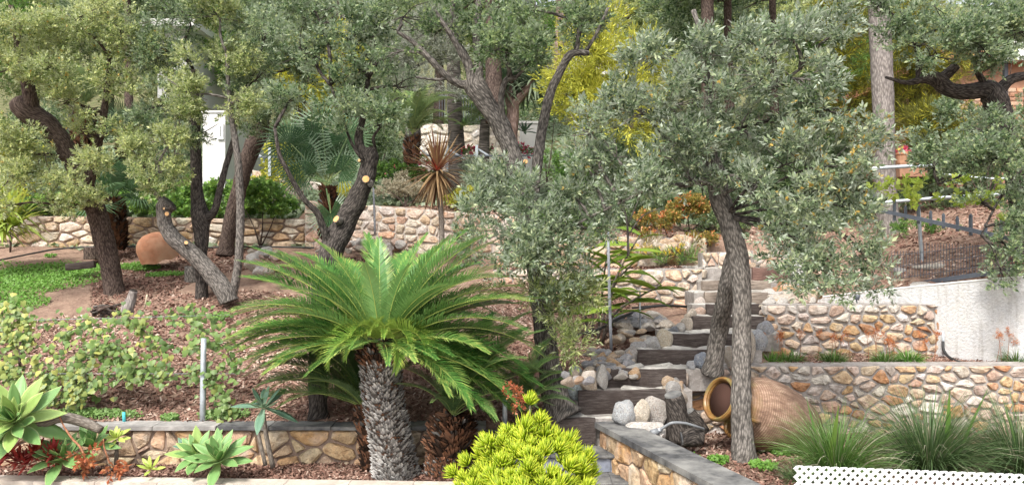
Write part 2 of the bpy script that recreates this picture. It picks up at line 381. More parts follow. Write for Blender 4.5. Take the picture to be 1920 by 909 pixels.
# ------------------------------------------------------------------ stone walls
PAL_R = [(.54, .42, .31), (.56, .45, .37), (.58, .52, .45), (.52, .35, .2), (.5, .37, .3), (.62, .58, .53), (.44, .24, .13), (.54, .41, .25), (.48, .42, .37), (.58, .46, .37)]
PAL_OCHRE = [(.52, .37, .22), (.47, .3, .16), (.55, .44, .3), (.45, .33, .22), (.6, .5, .36), (.52, .36, .24), (.4, .3, .22)]
PAL_PALE = [(.6, .5, .4), (.58, .45, .35), (.66, .58, .5), (.6, .45, .32), (.55, .48, .42), (.68, .56, .43), (.64, .42, .3)]
PAL_FAR = [(.5, .36, .22), (.55, .44, .32), (.45, .31, .18), (.6, .52, .42), (.5, .4, .3), (.66, .6, .52)]
PAL_GREY = [(.4, .4, .41), (.3, .31, .33), (.5, .47, .43), (.45, .4, .34), (.36, .36, .38)]
PAL_ROCK = [(.55, .45, .36), (.45, .42, .4), (.6, .5, .42), (.36, .36, .38), (.55, .38, .26), (.62, .56, .5)]
def clip(poly, nx_, ny_, d):
    out = []; n = len(poly)
    for i in range(n):
        a_, b_ = poly[i], poly[(i + 1) % n]
        da = nx_ * a_[0] + ny_ * a_[1] - d; db = nx_ * b_[0] + ny_ * b_[1] - d
        if da <= 0: out.append(a_)
        if (da < 0) != (db < 0) and da != db:
            t = da / (da - db); out.append((a_[0] + (b_[0] - a_[0]) * t, a_[1] + (b_[1] - a_[1]) * t))
    return out
def cells(L, Hh, sx, sz, gap, r, jit=.55, courses=True):
    """irregular stone polygons in a L x Hh rectangle"""
    pts = []; nz = max(1, round(Hh / sz)); 
    for j in range(nz):
        zz = (j + .5) * Hh / nz; x_ = r.uniform(-.3, .3) * sx
        while x_ < L + sx * .3:
            wdt = sx * r.choice([.42, .6, .8, 1, 1.1, 1.35, 1.8]); big = wdt / sx
            pts.append((x_ + wdt / 2, zz + r.uniform(-jit, jit) * sz * (1 if nz > 1 else .3), (big - 1) * sz * sz * .35)); x_ += wdt
    out = []
    asp = sx / sz
    for i, (ax, az, aw) in enumerate(pts):
        if ax < 0 or ax > L: continue
        poly = [(0, 0), (L, 0), (L, Hh), (0, Hh)]
        nb = sorted((((bx - ax) / asp) ** 2 + (bz - az) ** 2, bx, bz, bw) for k, (bx, bz, bw) in enumerate(pts) if k != i)[:14]
        for d2, bx, bz, bw in nb:
            nx_, nz_ = (bx - ax) / asp ** 2, (bz - az); ln = math.hypot(nx_, nz_)
            if ln < 1e-6: continue
            q = ((bx ** 2 - ax ** 2) / asp ** 2 + (bz ** 2 - az ** 2) + aw - bw) / 2
            poly = clip(poly, nx_ / ln, nz_ / ln, q / ln - gap / 2)
            if len(poly) < 3: break
        if len(poly) < 3: continue
        poly = clip(poly, 0, 1, Hh - gap * .3); poly = clip(poly, 0, -1, -gap * .3)
        if len(poly) < 3: continue
        A = .5 * abs(sum(poly[k][0] * poly[(k + 1) % len(poly)][1] - poly[(k + 1) % len(poly)][0] * poly[k][1] for k in range(len(poly))))
        if A < sx * sz * .06: continue
        # round corners
        q = []; n = len(poly)
        for k in range(n):
            a_, b_ = poly[k], poly[(k + 1) % n]
            if math.hypot(b_[0] - a_[0], b_[1] - a_[1]) < .012: 
                q.append(((a_[0] + b_[0]) / 2, (a_[1] + b_[1]) / 2)); continue
            for t in (.16, .84): q.append((a_[0] + (b_[0] - a_[0]) * t + r.uniform(-1, 1) * .006, a_[1] + (b_[1] - a_[1]) * t + r.uniform(-1, 1) * .006))
        out.append(q)
    return out
def stones_on(parent, org, eu, ev, nrm, L, Hh, sx, sz, gap, pal, seed, depth=.03, zmap=None, name='stone', mat='stone', bulge=1):
    r = random.Random(seed)
    for q in cells(L, Hh, sx, sz, gap, r):
        n = len(q); cx = sum(a_[0] for a_ in q) / n; cz = sum(a_[1] for a_ in q) / n
        dz = depth * r.uniform(.65, 1.35); tx, tz = r.uniform(-.12, .12), r.uniform(-.12, .12)
        V = []
        def pt(x_, z_, d):
            hz = zmap(x_, z_) if zmap else z_
            return org + eu * x_ + ev * hz + nrm * d
        for (x_, z_) in q: V.append(pt(x_, z_, -.015))
        for (x_, z_) in q: V.append(pt(cx + (x_ - cx) * .97, cz + (z_ - cz) * .97, dz * .55 + (x_ - cx) * tx * .5))
        for k, (x_, z_) in enumerate(q): V.append(pt(cx + (x_ - cx) * r.uniform(.68, .84), cz + (z_ - cz) * r.uniform(.68, .84), dz + (x_ - cx) * tx + (z_ - cz) * tz + r.uniform(-.006, .006)))
        V.append(pt(cx + r.uniform(-.01, .01), cz, dz * (1 + .15 * bulge) + r.uniform(-.005, .008)))
        Fc = []
        for k in range(n):
            k2 = (k + 1) % n
            Fc += [(k, k2, n + k2, n + k), (n + k, n + k2, 2 * n + k2, 2 * n + k), (2 * n + k, 2 * n + k2, 3 * n)]
        c = r.choice(pal); f = r.uniform(.82, 1.12)
        obj(name, V, Fc, mat, parent, False, color=(c[0] * f * r.uniform(.96, 1.04), c[1] * f, c[2] * f * r.uniform(.94, 1.06)))
def stone_wall(name, label, p0, p1, zt0, zt1, zb0, zb1, th, sx, sz, gap, pal, mort, seed, depth=.028, cat='stone wall', group=None, ends=(False, False), topamp=0):
    p0 = Vector((p0[0], p0[1], 0)); p1 = Vector((p1[0], p1[1], 0)); d = p1 - p0; L = d.length; eu = d / L
    nrm = Vector((eu.y, -eu.x, 0))
    t = thing(name, label, cat, ((p0.x + p1.x) / 2, (p0.y + p1.y) / 2, min(zb0, zb1)), group)
    n = max(4, int(L / .12)); V = []; Fc = []; r = random.Random(seed)
    for i in range(n + 1):
        s = i / n; b = p0 + d * s; zt = zt0 + (zt1 - zt0) * s + r.uniform(-1, 1) * topamp; zb_ = zb0 + (zb1 - zb0) * s - .25
        for k, (o, z) in enumerate(((0, zb_), (0, zt), (-th, zt + r.uniform(-.4, .4) * topamp), (-th, zb_))): V.append(b + nrm * (o + (r.uniform(-.004, .004) if k == 1 else 0)) + Vector((0, 0, z)))
    for i in range(n):
        a_ = i * 4
        for k in range(4): Fc.append((a_ + k, a_ + 4 + k, a_ + 4 + (k + 1) % 4, a_ + (k + 1) % 4))
    Fc += [(0, 1, 2, 3), (n * 4 + 3, n * 4 + 2, n * 4 + 1, n * 4)]
    obj('mortar', V, Fc, mort, t)
    Hm = max((zt0 - zb0), (zt1 - zb1)) + .08
    def zmap(x_, z_):
        s = x_ / L; a_ = zb0 + (zb1 - zb0) * s - .08; b_ = zt0 + (zt1 - zt0) * s
        return a_ + (b_ - a_) * z_ / Hm
    stones_on(t, p0, eu, Vector((0, 0, 1)), nrm, L, Hm, sx, sz, gap, pal, seed, depth, zmap)
    for i, on in enumerate(ends):
        if on:
            q = p1 if i else p0; zt = zt1 if i else zt0; zb_ = zb1 if i else zb0
            e2 = (-nrm if i else nrm); o2 = q if i else q - nrm * th
            stones_on(t, o2 + Vector((0, 0, zb_ - .08)), e2, Vector((0, 0, 1)), eu if i else -eu, th, zt - zb_ + .08, sx, sz, gap, pal, seed + 7, depth)
    return t
# near right retaining wall, upper right wall
stone_wall('stone_wall', 'long lower stone wall of mixed cream and ochre stones behind the big clay amphora', (X(1284, 7.73), 7.73), (X(2080, 7.73), 7.73), .775, .785, .1, .1, .26, .145, .095, .022, PAL_R, 'mortar', 5, ends=(True, False))
stone_wall('stone_wall', 'upper stone wall set back above the long wall, right beside the timber steps', (X(1438, 8.73), 8.73), (X(1768, 8.75), 8.75), 1.318, 1.32, .76, .76, .26, .15, .1, .028, PAL_R, 'mortar', 19, ends=(True, True))
tw = stone_wall('stone_wall', 'low ochre stone wall with a dark slate cap in front of the mulch slope', (X(-260, 6.96), 6.96), (X(908, 6.96), 6.96), .322, .322, 0, 0, .2, .2, .14, .022, PAL_OCHRE, 'mortar_brown', 31, .034)
r = random.Random(8); x_ = X(-260, 6.9)
while x_ < X(906, 6.9):
    wd = min(r.uniform(.45, .75), X(910, 6.9) - x_)
    v, f = box_vf(x_ + .004, x_ + wd, 6.9 + r.uniform(-.008, .008), 7.14, .324 + r.uniform(0, .003), .357 + r.uniform(-.003, .004))
    obj('cap_stone', v, f, 'slate_pale' if x_ < X(330, 6.9) else 'slate', tw); x_ += wd + .004
stone_wall('stone_wall', 'far left stone wall of tan stones below the green ivy bank', (X(-330, 13), 13.0), (X(572, 13), 13.0), 2.55, 2.47, 1.9, 1.93, .3, .25, .14, .03, PAL_FAR, 'mortar_brown', 41, .035, topamp=.015)
stone_wall('stone_wall', 'tall pale fieldstone wall behind the cycad, in front of the flower terrace', (X(572, 12.95), 12.95), (X(968, 12.2), 12.2), 2.78, 2.46, 1.9, 1.75, .3, .19, .13, .026, PAL_PALE, 'mortar_pale', 43, .035, topamp=.02)
stone_wall('stone_wall', 'short retaining wall of pale angular stones left of the upper timber steps', (X(925, 11), 11.0), (X(1316, 9.82), 9.82), 1.66, 1.70, 1.3, 1.14, .28, .19, .13, .03, PAL_PALE, 'mortar', 47, .035, ends=(False, True), topamp=.015)
stone_wall('stone_wall', 'ochre rock-faced wall on the terrace behind the yellow bulbine flowers', (X(968, 12.15), 12.15), (X(1324, 11.3), 11.3), 2.18, 2.12, 1.66, 1.66, .3, .26, .22, .02, PAL_OCHRE, 'mortar', 53, .05, topamp=.03)
stone_wall('stone_wall', 'pale upright-stone wall closing the left side of the topmost step', (X(1317, 10.05), 10.05), (X(1412, 10.05), 10.05), 1.90, 1.93, 1.5, 1.5, .25, .12, .2, .018, PAL_PALE, 'mortar', 59, .035)
# slate-capped flank wall running toward the camera
A0, A1 = Vector((.80, 6.98, 0)), Vector((1.86, 3.6, 0))
fw = stone_wall('stone_wall', 'slate-capped stone wall flanking the lowest tiled steps', (A0.x, A0.y), (A1.x, A1.y), .318, .318, -.45, -.45, .24, .19, .16, .012, PAL_OCHRE, 'mortar_brown', 61, .022, ends=(True, False))
# its stones face the steps (left side): the normal of p0->p1 is flipped, so build that side too
d = (A1 - A0); Lw = d.length; eu = d / Lw; nl = Vector((eu.y, -eu.x, 0))
stones_on(fw, A1 + Vector((0, 0, -.5)), -eu, Vector((0, 0, 1)), nl, Lw, .815, .17, .15, .024, PAL_OCHRE, 67, .03) if False else None
s0 = 0
while s0 < Lw:
    wd = min(random.Random(int(s0 * 100)).uniform(.75, 1.1), Lw - s0)
    a_ = A0 + eu * (s0 - (.05 if s0 == 0 else 0)); b_ = A0 + eu * (s0 + wd - .005)
    V = []
    for z in (.322, .372):
        for q, o in ((a_, .035), (b_, .035), (b_, -.275), (a_, -.275)): V.append(q + nl * o + Vector((0, 0, z + rnd.uniform(-.001, .003))))
    obj('cap_stone', V, [(3, 2, 1, 0), (4, 5, 6, 7), (0, 1, 5, 4), (1, 2, 6, 5), (2, 3, 7, 6), (3, 0, 4, 7)], 'slate', fw); s0 += wd
# ------------------------------------------------------------------ steps
stp = thing('garden_steps', 'timber garden steps with flagstone treads climbing between the trees', 'steps', (1.5, 7, 0))
def rough_box(name, x0, x1, y0, y1, z0, z1, mat, parent, amp=.006, seed=0, skew=0):
    nx_, ny_, nz_ = max(2, int((x1 - x0) / .07)), 3, 3; V = []; idx = {}; Fc = []
    def vid(i, j, k):
        if (i, j, k) not in idx:
            p = Vector((x0 + (x1 - x0) * i / nx_, y0 + (y1 - y0) * j / ny_, z0 + (z1 - z0) * k / nz_))
            q = p * 7 + Vector((seed, 0, 0)); ed = (j in (0, ny_)) + (k in (0, nz_))
            p += Vector((0, noise.noise(q), noise.noise(q + Vector((9, 9, 9))))) * amp
            if ed == 2: p += Vector((0, (.5 - j / ny_), (.5 - k / nz_))) * .012 * (1 + noise.noise(q * 2))
            p.y += skew * (i / nx_ - .5)
            idx[(i, j, k)] = len(V); V.append(p)
        return idx[(i, j, k)]
    for i in range(nx_):
        for j in range(ny_):
            Fc.append((vid(i, j, 0), vid(i, j + 1, 0), vid(i + 1, j + 1, 0), vid(i + 1, j, 0))); Fc.append((vid(i, j, nz_), vid(i + 1, j, nz_), vid(i + 1, j + 1, nz_), vid(i, j + 1, nz_)))
        for k in range(nz_):
            Fc.append((vid(i, 0, k), vid(i + 1, 0, k), vid(i + 1, 0, k + 1), vid(i, 0, k + 1))); Fc.append((vid(i, ny_, k), vid(i, ny_, k + 1), vid(i + 1, ny_, k + 1), vid(i + 1, ny_, k)))
    for j in range(ny_):
        for k in range(nz_):
            Fc.append((vid(0, j, k), vid(0, j, k + 1), vid(0, j + 1, k + 1), vid(0, j + 1, k))); Fc.append((vid(nx_, j, k), vid(nx_, j + 1, k), vid(nx_, j + 1, k + 1), vid(nx_, j, k + 1)))
    return obj(name, V, Fc, mat, parent)
for k, s in enumerate(ST):
    mt = 'timber_red' if k == 9 else ('timber_pale' if k in (7, 8) else 'timber_dark')
    rough_box('timber_riser', s['xl'], s['xr'], s['Y'], s['Y'] + .075, s['zb'] - .03, s['zt'], mt, stp, .012, k * 3.3, skew=.05 if k < 2 else 0)
    y1 = ST[k + 1]['Y'] if k < 9 else s['Y'] + 1.2
    xl = min(s['xl'], np.interp(s['Y'], *LX)) - .02; xr = max(s['xr'], ST[k + 1]['xr'] if k < 9 else 0) + .02
    v, f = box_vf(xl, xr, s['Y'] + .077, y1 + .1, s['zb'] - .06, s['zt'] - .014); obj('tread_bed', v, f, 'mortar', stp)
    stones_on(stp, Vector((xl, s['Y'] + .08, s['zt'] - .014)), Vector((1, 0, 0)), Vector((0, 1, 0)), Vector((0, 0, 1)), xr - xl, max(.16, y1 - s['Y'] - .08), .3, .16, .012, [(.60, .57, .52), (.55, .52, .47), (.5, .46, .41), (.64, .61, .56), (.47, .45, .43)], 300 + k, .014, name='flagstone', mat='flagstone', bulge=0)
bl = thing('tiled_steps', 'lowest steps with slate treads and blue-grey tiled risers', 'steps', (.6, 6.4, -.5))
YT = [7.0, 6.70, 6.42, 6.14]; ZT = [.168, .015, -.138]
for k in range(3):
    yf, yb = YT[k + 1], YT[k] + .02; z = ZT[k]; xr_ = float(np.interp(yf, [5.2, 6.98], [1.33, .80])) + .02
    xx = -.12
    for wdt in (.45, .5, 1.2):
        x2 = min(xx + wdt, xr_)
        if x2 - xx > .05: rough_box('slate_tread', xx + .003, x2, yf - .03, yb, z - .042, z, 'slate', bl, .002, k)
        xx = x2
    xx = -.12; r = random.Random(k)
    while xx < xr_ - .02:
        x2 = min(xx + .195, xr_); v, f = box_vf(xx + .003, x2, yf, yf + .02, z - .155, z - .043)
        obj('riser_tile', v, f, 'tile_blue', bl); xx = x2
# dark slate ledge left of the steps
v, f = box_vf(X(908, 6.6), X(975, 6.6), 6.6, 7.05, -.1, .30); lg = obj('slate_block', v, f, 'slate'); 
setp(lg, 'dark slate-clad block ending the low capped wall beside the yellow-green bush', 'block')
# ------------------------------------------------------------------ front coping with cream tiles
cp = thing('garden_kerb', 'pale stone kerb with cream tiled face along the front of the agave bed', 'kerb', (-2, 6.3, -.45))
Lp = [(-3.4 + .52 * i) for i in range(-3, 10)]
def ky(x_): return 6.30 + (-.047) * (x_ + .5)
for i in range(len(Lp) - 1):
    x0, x1 = Lp[i], min(Lp[i + 1], -.12)
    if x1 <= x0: break
    y0, y1 = ky(x0), ky(x1)
    V = [(x0 + .004, y0 - .16, .012), (x1, y1 - .16, .012), (x1, y1, .012), (x0 + .004, y0, .012), (x0 + .004, y0 - .16, .05), (x1, y1 - .16, .05), (x1, y1, .05), (x0 + .004, y0, .05)]
    obj('coping_stone', V, [(3, 2, 1, 0), (4, 5, 6, 7), (0, 1, 5, 4), (1, 2, 6, 5), (2, 3, 7, 6), (3, 0, 4, 7)], 'coping', cp)
    V = [(x0 + .2, y0 - .13, -.2), (x1 + .196, y1 - .13, -.2), (x1 + .196, y1, -.2), (x0 + .2, y0, -.2), (x0 + .2, y0 - .13, .008), (x1 + .196, y1 - .13, .008), (x1 + .196, y1, .008), (x0 + .2, y0, .008)]
    obj('face_tile', V, [(3, 2, 1, 0), (4, 5, 6, 7), (0, 1, 5, 4), (1, 2, 6, 5), (2, 3, 7, 6), (3, 0, 4, 7)], 'tile_cream', cp)
v, f = box_vf(-5.2, -.12, 6.22, 6.34, -.5, .0); obj('backing', v, f, 'mortar_brown', cp)
# ------------------------------------------------------------------ white rendered wall (right)
t = thing('rendered_wall', 'white rough-rendered wall with a pale pipe along its sloping top', 'wall', (4.6, 9, 0))
V = []; n = 40; w0, w1 = Vector((3.50, 10.6, 0)), Vector((6.6, 6.2 + .02, 0)); d = (w1 - w0)
def wtop(y): return float(np.interp(y, [6.2, 8.0, 9.3, 9.8, 10.6], [1.80, 1.655, 1.44, 1.34, 1.2]))
nrm = Vector((d.y, -d.x, 0)).normalized()
for i in range(n + 1):
    b = w0 + d * i / n
    for o, z in ((0, .6), (0, wtop(b.y)), (-.2, wtop(b.y)), (-.2, .6)): V.append(b + nrm * o + Vector((0, 0, z)))
Fc = [(i * 4 + k, i * 4 + 4 + k, i * 4 + 4 + (k + 1) % 4, i * 4 + (k + 1) % 4) for i in range(n) for k in range(4)] + [(0, 1, 2, 3), (n * 4 + 3, n * 4 + 2, n * 4 + 1, n * 4)]
obj('wall_body', V, Fc, 'render_white', t)
tube('pipe', [((w0 + d * s + Vector((0, 0, wtop((w0 + d * s).y) + .014))) - nrm * .01, .012) for s in np.linspace(0, 1, 9)], 'plastic_white', t, 8)
wallfn = (w0, d, nrm, wtop)
v, f = box_vf(X(1486, 10.3), X(1512, 10.3), 10.3, 10.45, 1.3, 1.98); setp(obj('white_pillar', v, f, 'render_white'), 'small white rendered pillar at the right end of the topmost timber step', 'pillar')
# ------------------------------------------------------------------ boulders
def rock_mesh(seed, sub=3, amp=.28, fq=1.3):
    import bmesh
    bm = bmesh.new(); bmesh.ops.create_icosphere(bm, subdivisions=sub, radius=1)
    for v in bm.verts:
        q = v.co + Vector((seed * 7.1, 0, 0)); v.co *= 1 + amp * noise.noise(q * fq) + amp * .3 * noise.noise(q * 4) 
    me = bpy.data.meshes.new('rock'); bm.to_mesh(me); bm.free(); me.materials.append(MAT['boulder']); me.shade_smooth(); return me
ROCKS = [rock_mesh(i, 2, .42, 1.3) for i in range(6)]; SMOOTH = [rock_mesh(20 + i, 3, .26, 1.15) for i in range(5)]
def angular(seed):
    import bmesh
    r = random.Random(seed); bm = bmesh.new(); bmesh.ops.create_icosphere(bm, subdivisions=3, radius=1)
    pl = []
    for _ in range(9):
        d = Vector((r.gauss(0, 1), r.gauss(0, 1), r.gauss(0, 1))).normalized(); pl.append((d, r.uniform(.58, .82)))
    for v in bm.verts:
        for d, h in pl:
            k = v.co.dot(d) - h
            if k > 0: v.co -= d * k * .93
        v.co *= 1.15 * (1 + .05 * noise.noise(v.co * 4 + Vector((seed, 0, 0))))
    me = bpy.data.meshes.new('rock'); bm.to_mesh(me); bm.free(); me.materials.append(MAT['boulder']); return me
ROCKS = [angular(i) for i in range(8)]
def rock(px, py, Y, wpx, hpx, c, smooth=True, rot=0, parent=None, name='boulder', dep=1.0):
    """centre px,py"""
    p = P(px, py, Y) - (wloc(parent) if parent else Vector((0, 0, 0)))
    o = link(name, rnd.choice(SMOOTH if smooth else ROCKS), parent, p, color=c)
    w_, h_ = wpx / 2 * Y / F, hpx / 2 * Y / F
    o.scale = (w_ * 1.0, w_ * dep, h_ * 1.0); o.rotation_euler = (rnd.uniform(-.15, .15), rot, rnd.uniform(-.3, .3)); return o
WH, GR, BL, BG, TN, PK, OC = (.56, .54, .51), (.36, .35, .34), (.26, .28, .31), (.5, .44, .37), (.5, .38, .27), (.52, .38, .31), (.5, .34, .2)
B = [(1170, 774, 6.95, 42, 46, (.42, .44, .46), 'grey speckled round boulder at the far end of the slate-capped wall'),
     (1201, 776, 6.98, 34, 52, (.6, .54, .45), 'cream upright boulder between two grey boulders by the slate-capped wall'),
     (1228, 770, 7.08, 44, 54, (.45, .42, .39), 'brown-grey boulder right of the cream upright one'),
     (1212, 806, 6.85, 74, 34, WH, 'flat white rock lying at the foot of the boulders by the pipe fitting'),
     (1262, 728, 7.3, 26, 28, (.4, .39, .38), 'small grey rock at the right end of the second timber step'),
     (1103, 714, 7.35, 36, 50, (.5, .42, .33), 'tan upright boulder leaning at the left end of the wide timber step'),
     (1076, 722, 7.4, 50, 64, (.35, .4, .4), 'large blue-grey boulder beside the lower leaning trunk'),
     (1128, 708, 7.4, 26, 46, WH, 'narrow white rock against the left end of the third step'),
     (1315, 676, 7.6, 30, 30, (.2, .23, .28), 'dark blue round stone at the foot of the forked tree'),
     (1296, 684, 7.6, 16, 18, (.45, .47, .5), 'small pale blue stone next to the dark blue stone'),
     (1246, 635, 8.1, 28, 36, (.5, .45, .36), 'tan upright boulder at the left end of the fifth step'),
     (1222, 646, 8.05, 36, 30, (.45, .45, .45), 'light grey boulder left of the tan upright one'),
     (1198, 652, 8.0, 30, 26, (.42, .42, .43), 'grey oval boulder at the left end of the fourth step'),
     (1184, 668, 7.9, 30, 36, (.4, .38, .36), 'brown grey block of rock beside the fourth step'),
     (1288, 608, 8.5, 22, 26, BG, 'beige boulder at the left end of the sixth step'),
     (1276, 617, 8.45, 20, 22, WH, 'whitish rock just below the beige boulder by the sixth step'),
     (1263, 622, 8.4, 22, 20, BL, 'bluish small boulder between dry wall and steps'),
     (1295, 591, 8.8, 22, 24, BG, 'light brown rock at the left of the seventh step'),
     (1310, 586, 9.0, 26, 20, PK, 'pink flat rock against the left end of the seventh step'),
     (1313, 572, 9.2, 24, 30, (.56, .5, .46), 'pale round boulder at the corner of the short retaining wall'),
     (1316, 560, 9.4, 22, 14, WH, 'small white stone on top of the pale round boulder'),
     (1421, 640, 8.0, 34, 44, (.4, .42, .45), 'big round blue-grey boulder right of the forked tree by the steps'),
     (1436, 625, 8.3, 34, 46, (.3, .31, .33), 'dark grey boulder behind the round blue-grey boulder'),
     (1404, 648, 7.9, 22, 60, BG, 'tall beige stone slab just right of the forked tree'),
     (1366, 668, 7.75, 14, 38, BG, 'narrow beige stone standing between the two trunks of the forked tree'),
     (1338, 640, 8.1, 0, 0, BG, '')]
for b in B:
    if b[3]:
        o = rock(*b[:5], b[5], dep=.8, smooth='round' in b[6] and 'brown' not in b[6]); setp(o, b[6], 'boulder', 'boulders along the steps')
# rock bank right of steps: top rock pile, bank stones (counted singly as parts)
def pile(name, label, spots, pal, Y0, Y1, n, seed, size, flat=.6, cat='rock pile', group=None):
    r = random.Random(seed); x0, y0, x1, y1 = spots
    t = thing(name, label, cat, P((x0 + x1) / 2, y1, (Y0 + Y1) / 2), group)
    for i in range(n):
        px = r.uniform(x0, x1); py = r.uniform(y0, y1); s = r.uniform(*size); Y = Y0 + (Y1 - Y0) * (y1 - py) / max(1, (y1 - y0))
        c = r.choice(pal); o = rock(px, py, Y, s, s * r.uniform(flat, flat + .3), c, smooth=False, rot=r.uniform(-.4, .4), parent=t, name='rock')
    return t
pile('rock_pile', 'heap of pinkish rubble behind the reddish topmost riser', (1398, 472, 1482, 500), PAL_R + [PK, PK], 10.0, 10.4, 45, 3, (9, 20))
pile('rock_bank', 'loose bank of pink and cream rocks right of the upper timber steps', (1446, 538, 1530, 568), PAL_R + [PK], 8.95, 9.6, 42, 4, (14, 34))
pile('rock_pile', 'white rocks stepping up beside the grey eighth riser', (1440, 548, 1478, 572), [WH, BG, WH], 8.9, 9.3, 9, 14, (18, 30))
pile('rock_bank', 'small dry-stacked stones below the mulch pocket left of the middle steps', (1100, 662, 1190, 706), PAL_GREY + [TN, BG, OC], 7.45, 7.9, 60, 5, (12, 27), .5)
pile('rock_bank', 'dark dry-stone edging under the black hose near the steel stake', (1152, 590, 1258, 614), PAL_GREY + [(.3, .28, .27)], 8.9, 9.3, 42, 6, (16, 34), .38)
pile('rock_bank', 'flat tan stones in the mulch left of the fifth step', (1150, 616, 1220, 642), [BG, TN, GR], 8.3, 8.7, 9, 16, (20, 40), .35)
pile('rock_pile', 'white and pink rocks beyond the cycad at the slope edge', (470, 470, 520, 512), [WH, PK, BG], 10.9, 11.6, 18, 7, (12, 30))
pile('rock_pile', 'pale rocks in front of the tall fieldstone wall', (590, 455, 760, 478), [WH, BG, PK], 11.8, 12.6, 22, 9, (12, 30))
pile('rock_bank', 'jumbled rocks at the left end of the second timber step', (1108, 735, 1060, 700), PAL_ROCK, 7.3, 7.6, 8, 12, (14, 26))
pile('rock_bank', 'vertical rocks where the lower right wall meets the steps', (1262, 705, 1284, 760), PAL_ROCK, 7.35, 7.6, 12, 13, (16, 30), .9)
pile('rock_pile', 'small pebbles on the mulch under the amphora', (1400, 836, 1440, 846), [BG, WH], 6.9, 7.0, 6, 15, (6, 18), .5)
pile('rock_pile', 'ochre rocks stacked around the orange shrub on the upper terrace', (1195, 450, 1290, 474), PAL_OCHRE + PAL_PALE, 11.0, 11.25, 26, 17, (12, 26))
pile('rock_bank', 'upright tan and grey rocks filling the corner between second step and lower wall', (1246, 708, 1288, 752), [BG, GR, TN, BG, (.42, .36, .3)], 7.3, 7.55, 13, 21, (20, 34), .8)
for (px, py, Y, w_, h_, c, lb) in [(1765, 500, 9.6, 90, 22, (.5, .46, .4), 'flat pale rock slab tilted on the mulch behind the railing'), (1740, 538, 9.1, 60, 18, (.5, .48, .45), 'low grey rock just inside the bottom rail'), (1688, 507, 9.8, 26, 12, (.45, .42, .4), 'small brown rock behind the railing')]:
    setp(rock(px, py, Y, w_, h_, c, False), lb, 'rock')
# ------------------------------------------------------------------ foliage
rng = np.random.default_rng(5)
def nrmz(a_): return a_ / np.maximum(np.linalg.norm(a_, axis=-1, keepdims=True), 1e-9)
def twig_template(r, n, L, W, twig, spread=.8, narrow=False):
    """n leaves along a twig of length twig on +Z; returns (n,4,3)"""
    out = []
    for i in range(n):
        f = (i + .6) / n; b = np.array([0, 0, twig * f]); an = i * 2.4 + r.uniform(-.4, .4)
        rad = np.array([math.cos(an), math.sin(an), 0]); sp = spread * (1.1 - .55 * f)
        d = nrmz(rad * sp + np.array([0, 0, .35 + .6 * f]) + r.normal(0, .18, 3)); l = L * r.uniform(.65, 1.15)
        s = nrmz(np.cross(d, np.array([0, 0, 1]) + rad * .3 + r.normal(0, .35, 3))); nn = np.cross(s, d); wd = W * r.uniform(.8, 1.15) * l / L
        b = b + rad * .004
        m0 = .45
        out.append([b, b + d * l * m0 + s * wd / 2 + nn * wd * .18, b + d * l - nn * l * .06, b + d * l * m0 - s * wd / 2 + nn * wd * .18])
    return np.array(out)
def twig_set(n, L, W, twig, spread=.8, k=6, seed=1):
    r = np.random.default_rng(seed); return [twig_template(r, n, L, W, twig, spread) for _ in range(k)]
TW = {'oak': twig_set(14, .045, .0215, .12), 'oaksmall': twig_set(14, .042, .0205, .115), 'olive': twig_set(16, .055, .013, .18, .6), 'silver': twig_set(14, .05, .0195, .12, .75),
      'far': twig_set(12, .085, .036, .22), 'wattle': twig_set(14, .1, .02, .3, .5), 'bush': twig_set(12, .05, .032, .1), 'ivy': twig_set(8, .075, .06, .1, 1.1), 'needle': twig_set(18, .11, .012, .2, .6), 'small': twig_set(12, .03, .018, .08), 'tiny': twig_set(8, .014, .007, .035)}
def axes_frames(A, r):
    A = nrmz(A); t = nrmz(np.cross(A, r.normal(size=A.shape))); b = np.cross(A, t); return np.stack([t, b, A], -1)  # columns
def place_twigs(kind, pos, axis, r, scale=None):
    T = TW[kind]; k = r.integers(0, len(T), len(pos)); R = axes_frames(axis, r)
    sc_ = (r.uniform(.8, 1.2, len(pos)) if scale is None else scale)
    out = []; own = []
    for i in range(len(T)):
        s = np.where(k == i)[0]
        if len(s) == 0: continue
        V = np.einsum('nij,lkj->nlki', R[s], T[i]) * sc_[s][:, None, None, None] + pos[s][:, None, None, :]
        out.append(V.reshape(-1, 4, 3)); own.append(np.repeat(s, T[i].shape[0]))
    return np.concatenate(out), np.concatenate(own)
def clump_points(c, rad, n, r, sub=None):
    """points gathered in sub-blobs spread through an ellipsoid"""
    rad = np.array(rad); nb = sub or max(5, int(9 * (rad[0] * rad[2] / .16) ** .6))
    d = nrmz(r.normal(size=(nb, 3))); q = d * (r.uniform(.1, 1, (nb, 1)) ** .45) * .82
    bs = r.uniform(.2, .42, nb)
    k = r.integers(0, nb, n); dd = nrmz(r.normal(size=(n, 3))); rr = (r.uniform(.15, 1, (n, 1)) ** .5)
    loc = q[k] + dd * rr * bs[k][:, None]
    pos = np.array(c) + loc * rad
    out = nrmz(dd * .8 + loc * .7)
    return pos, out, k
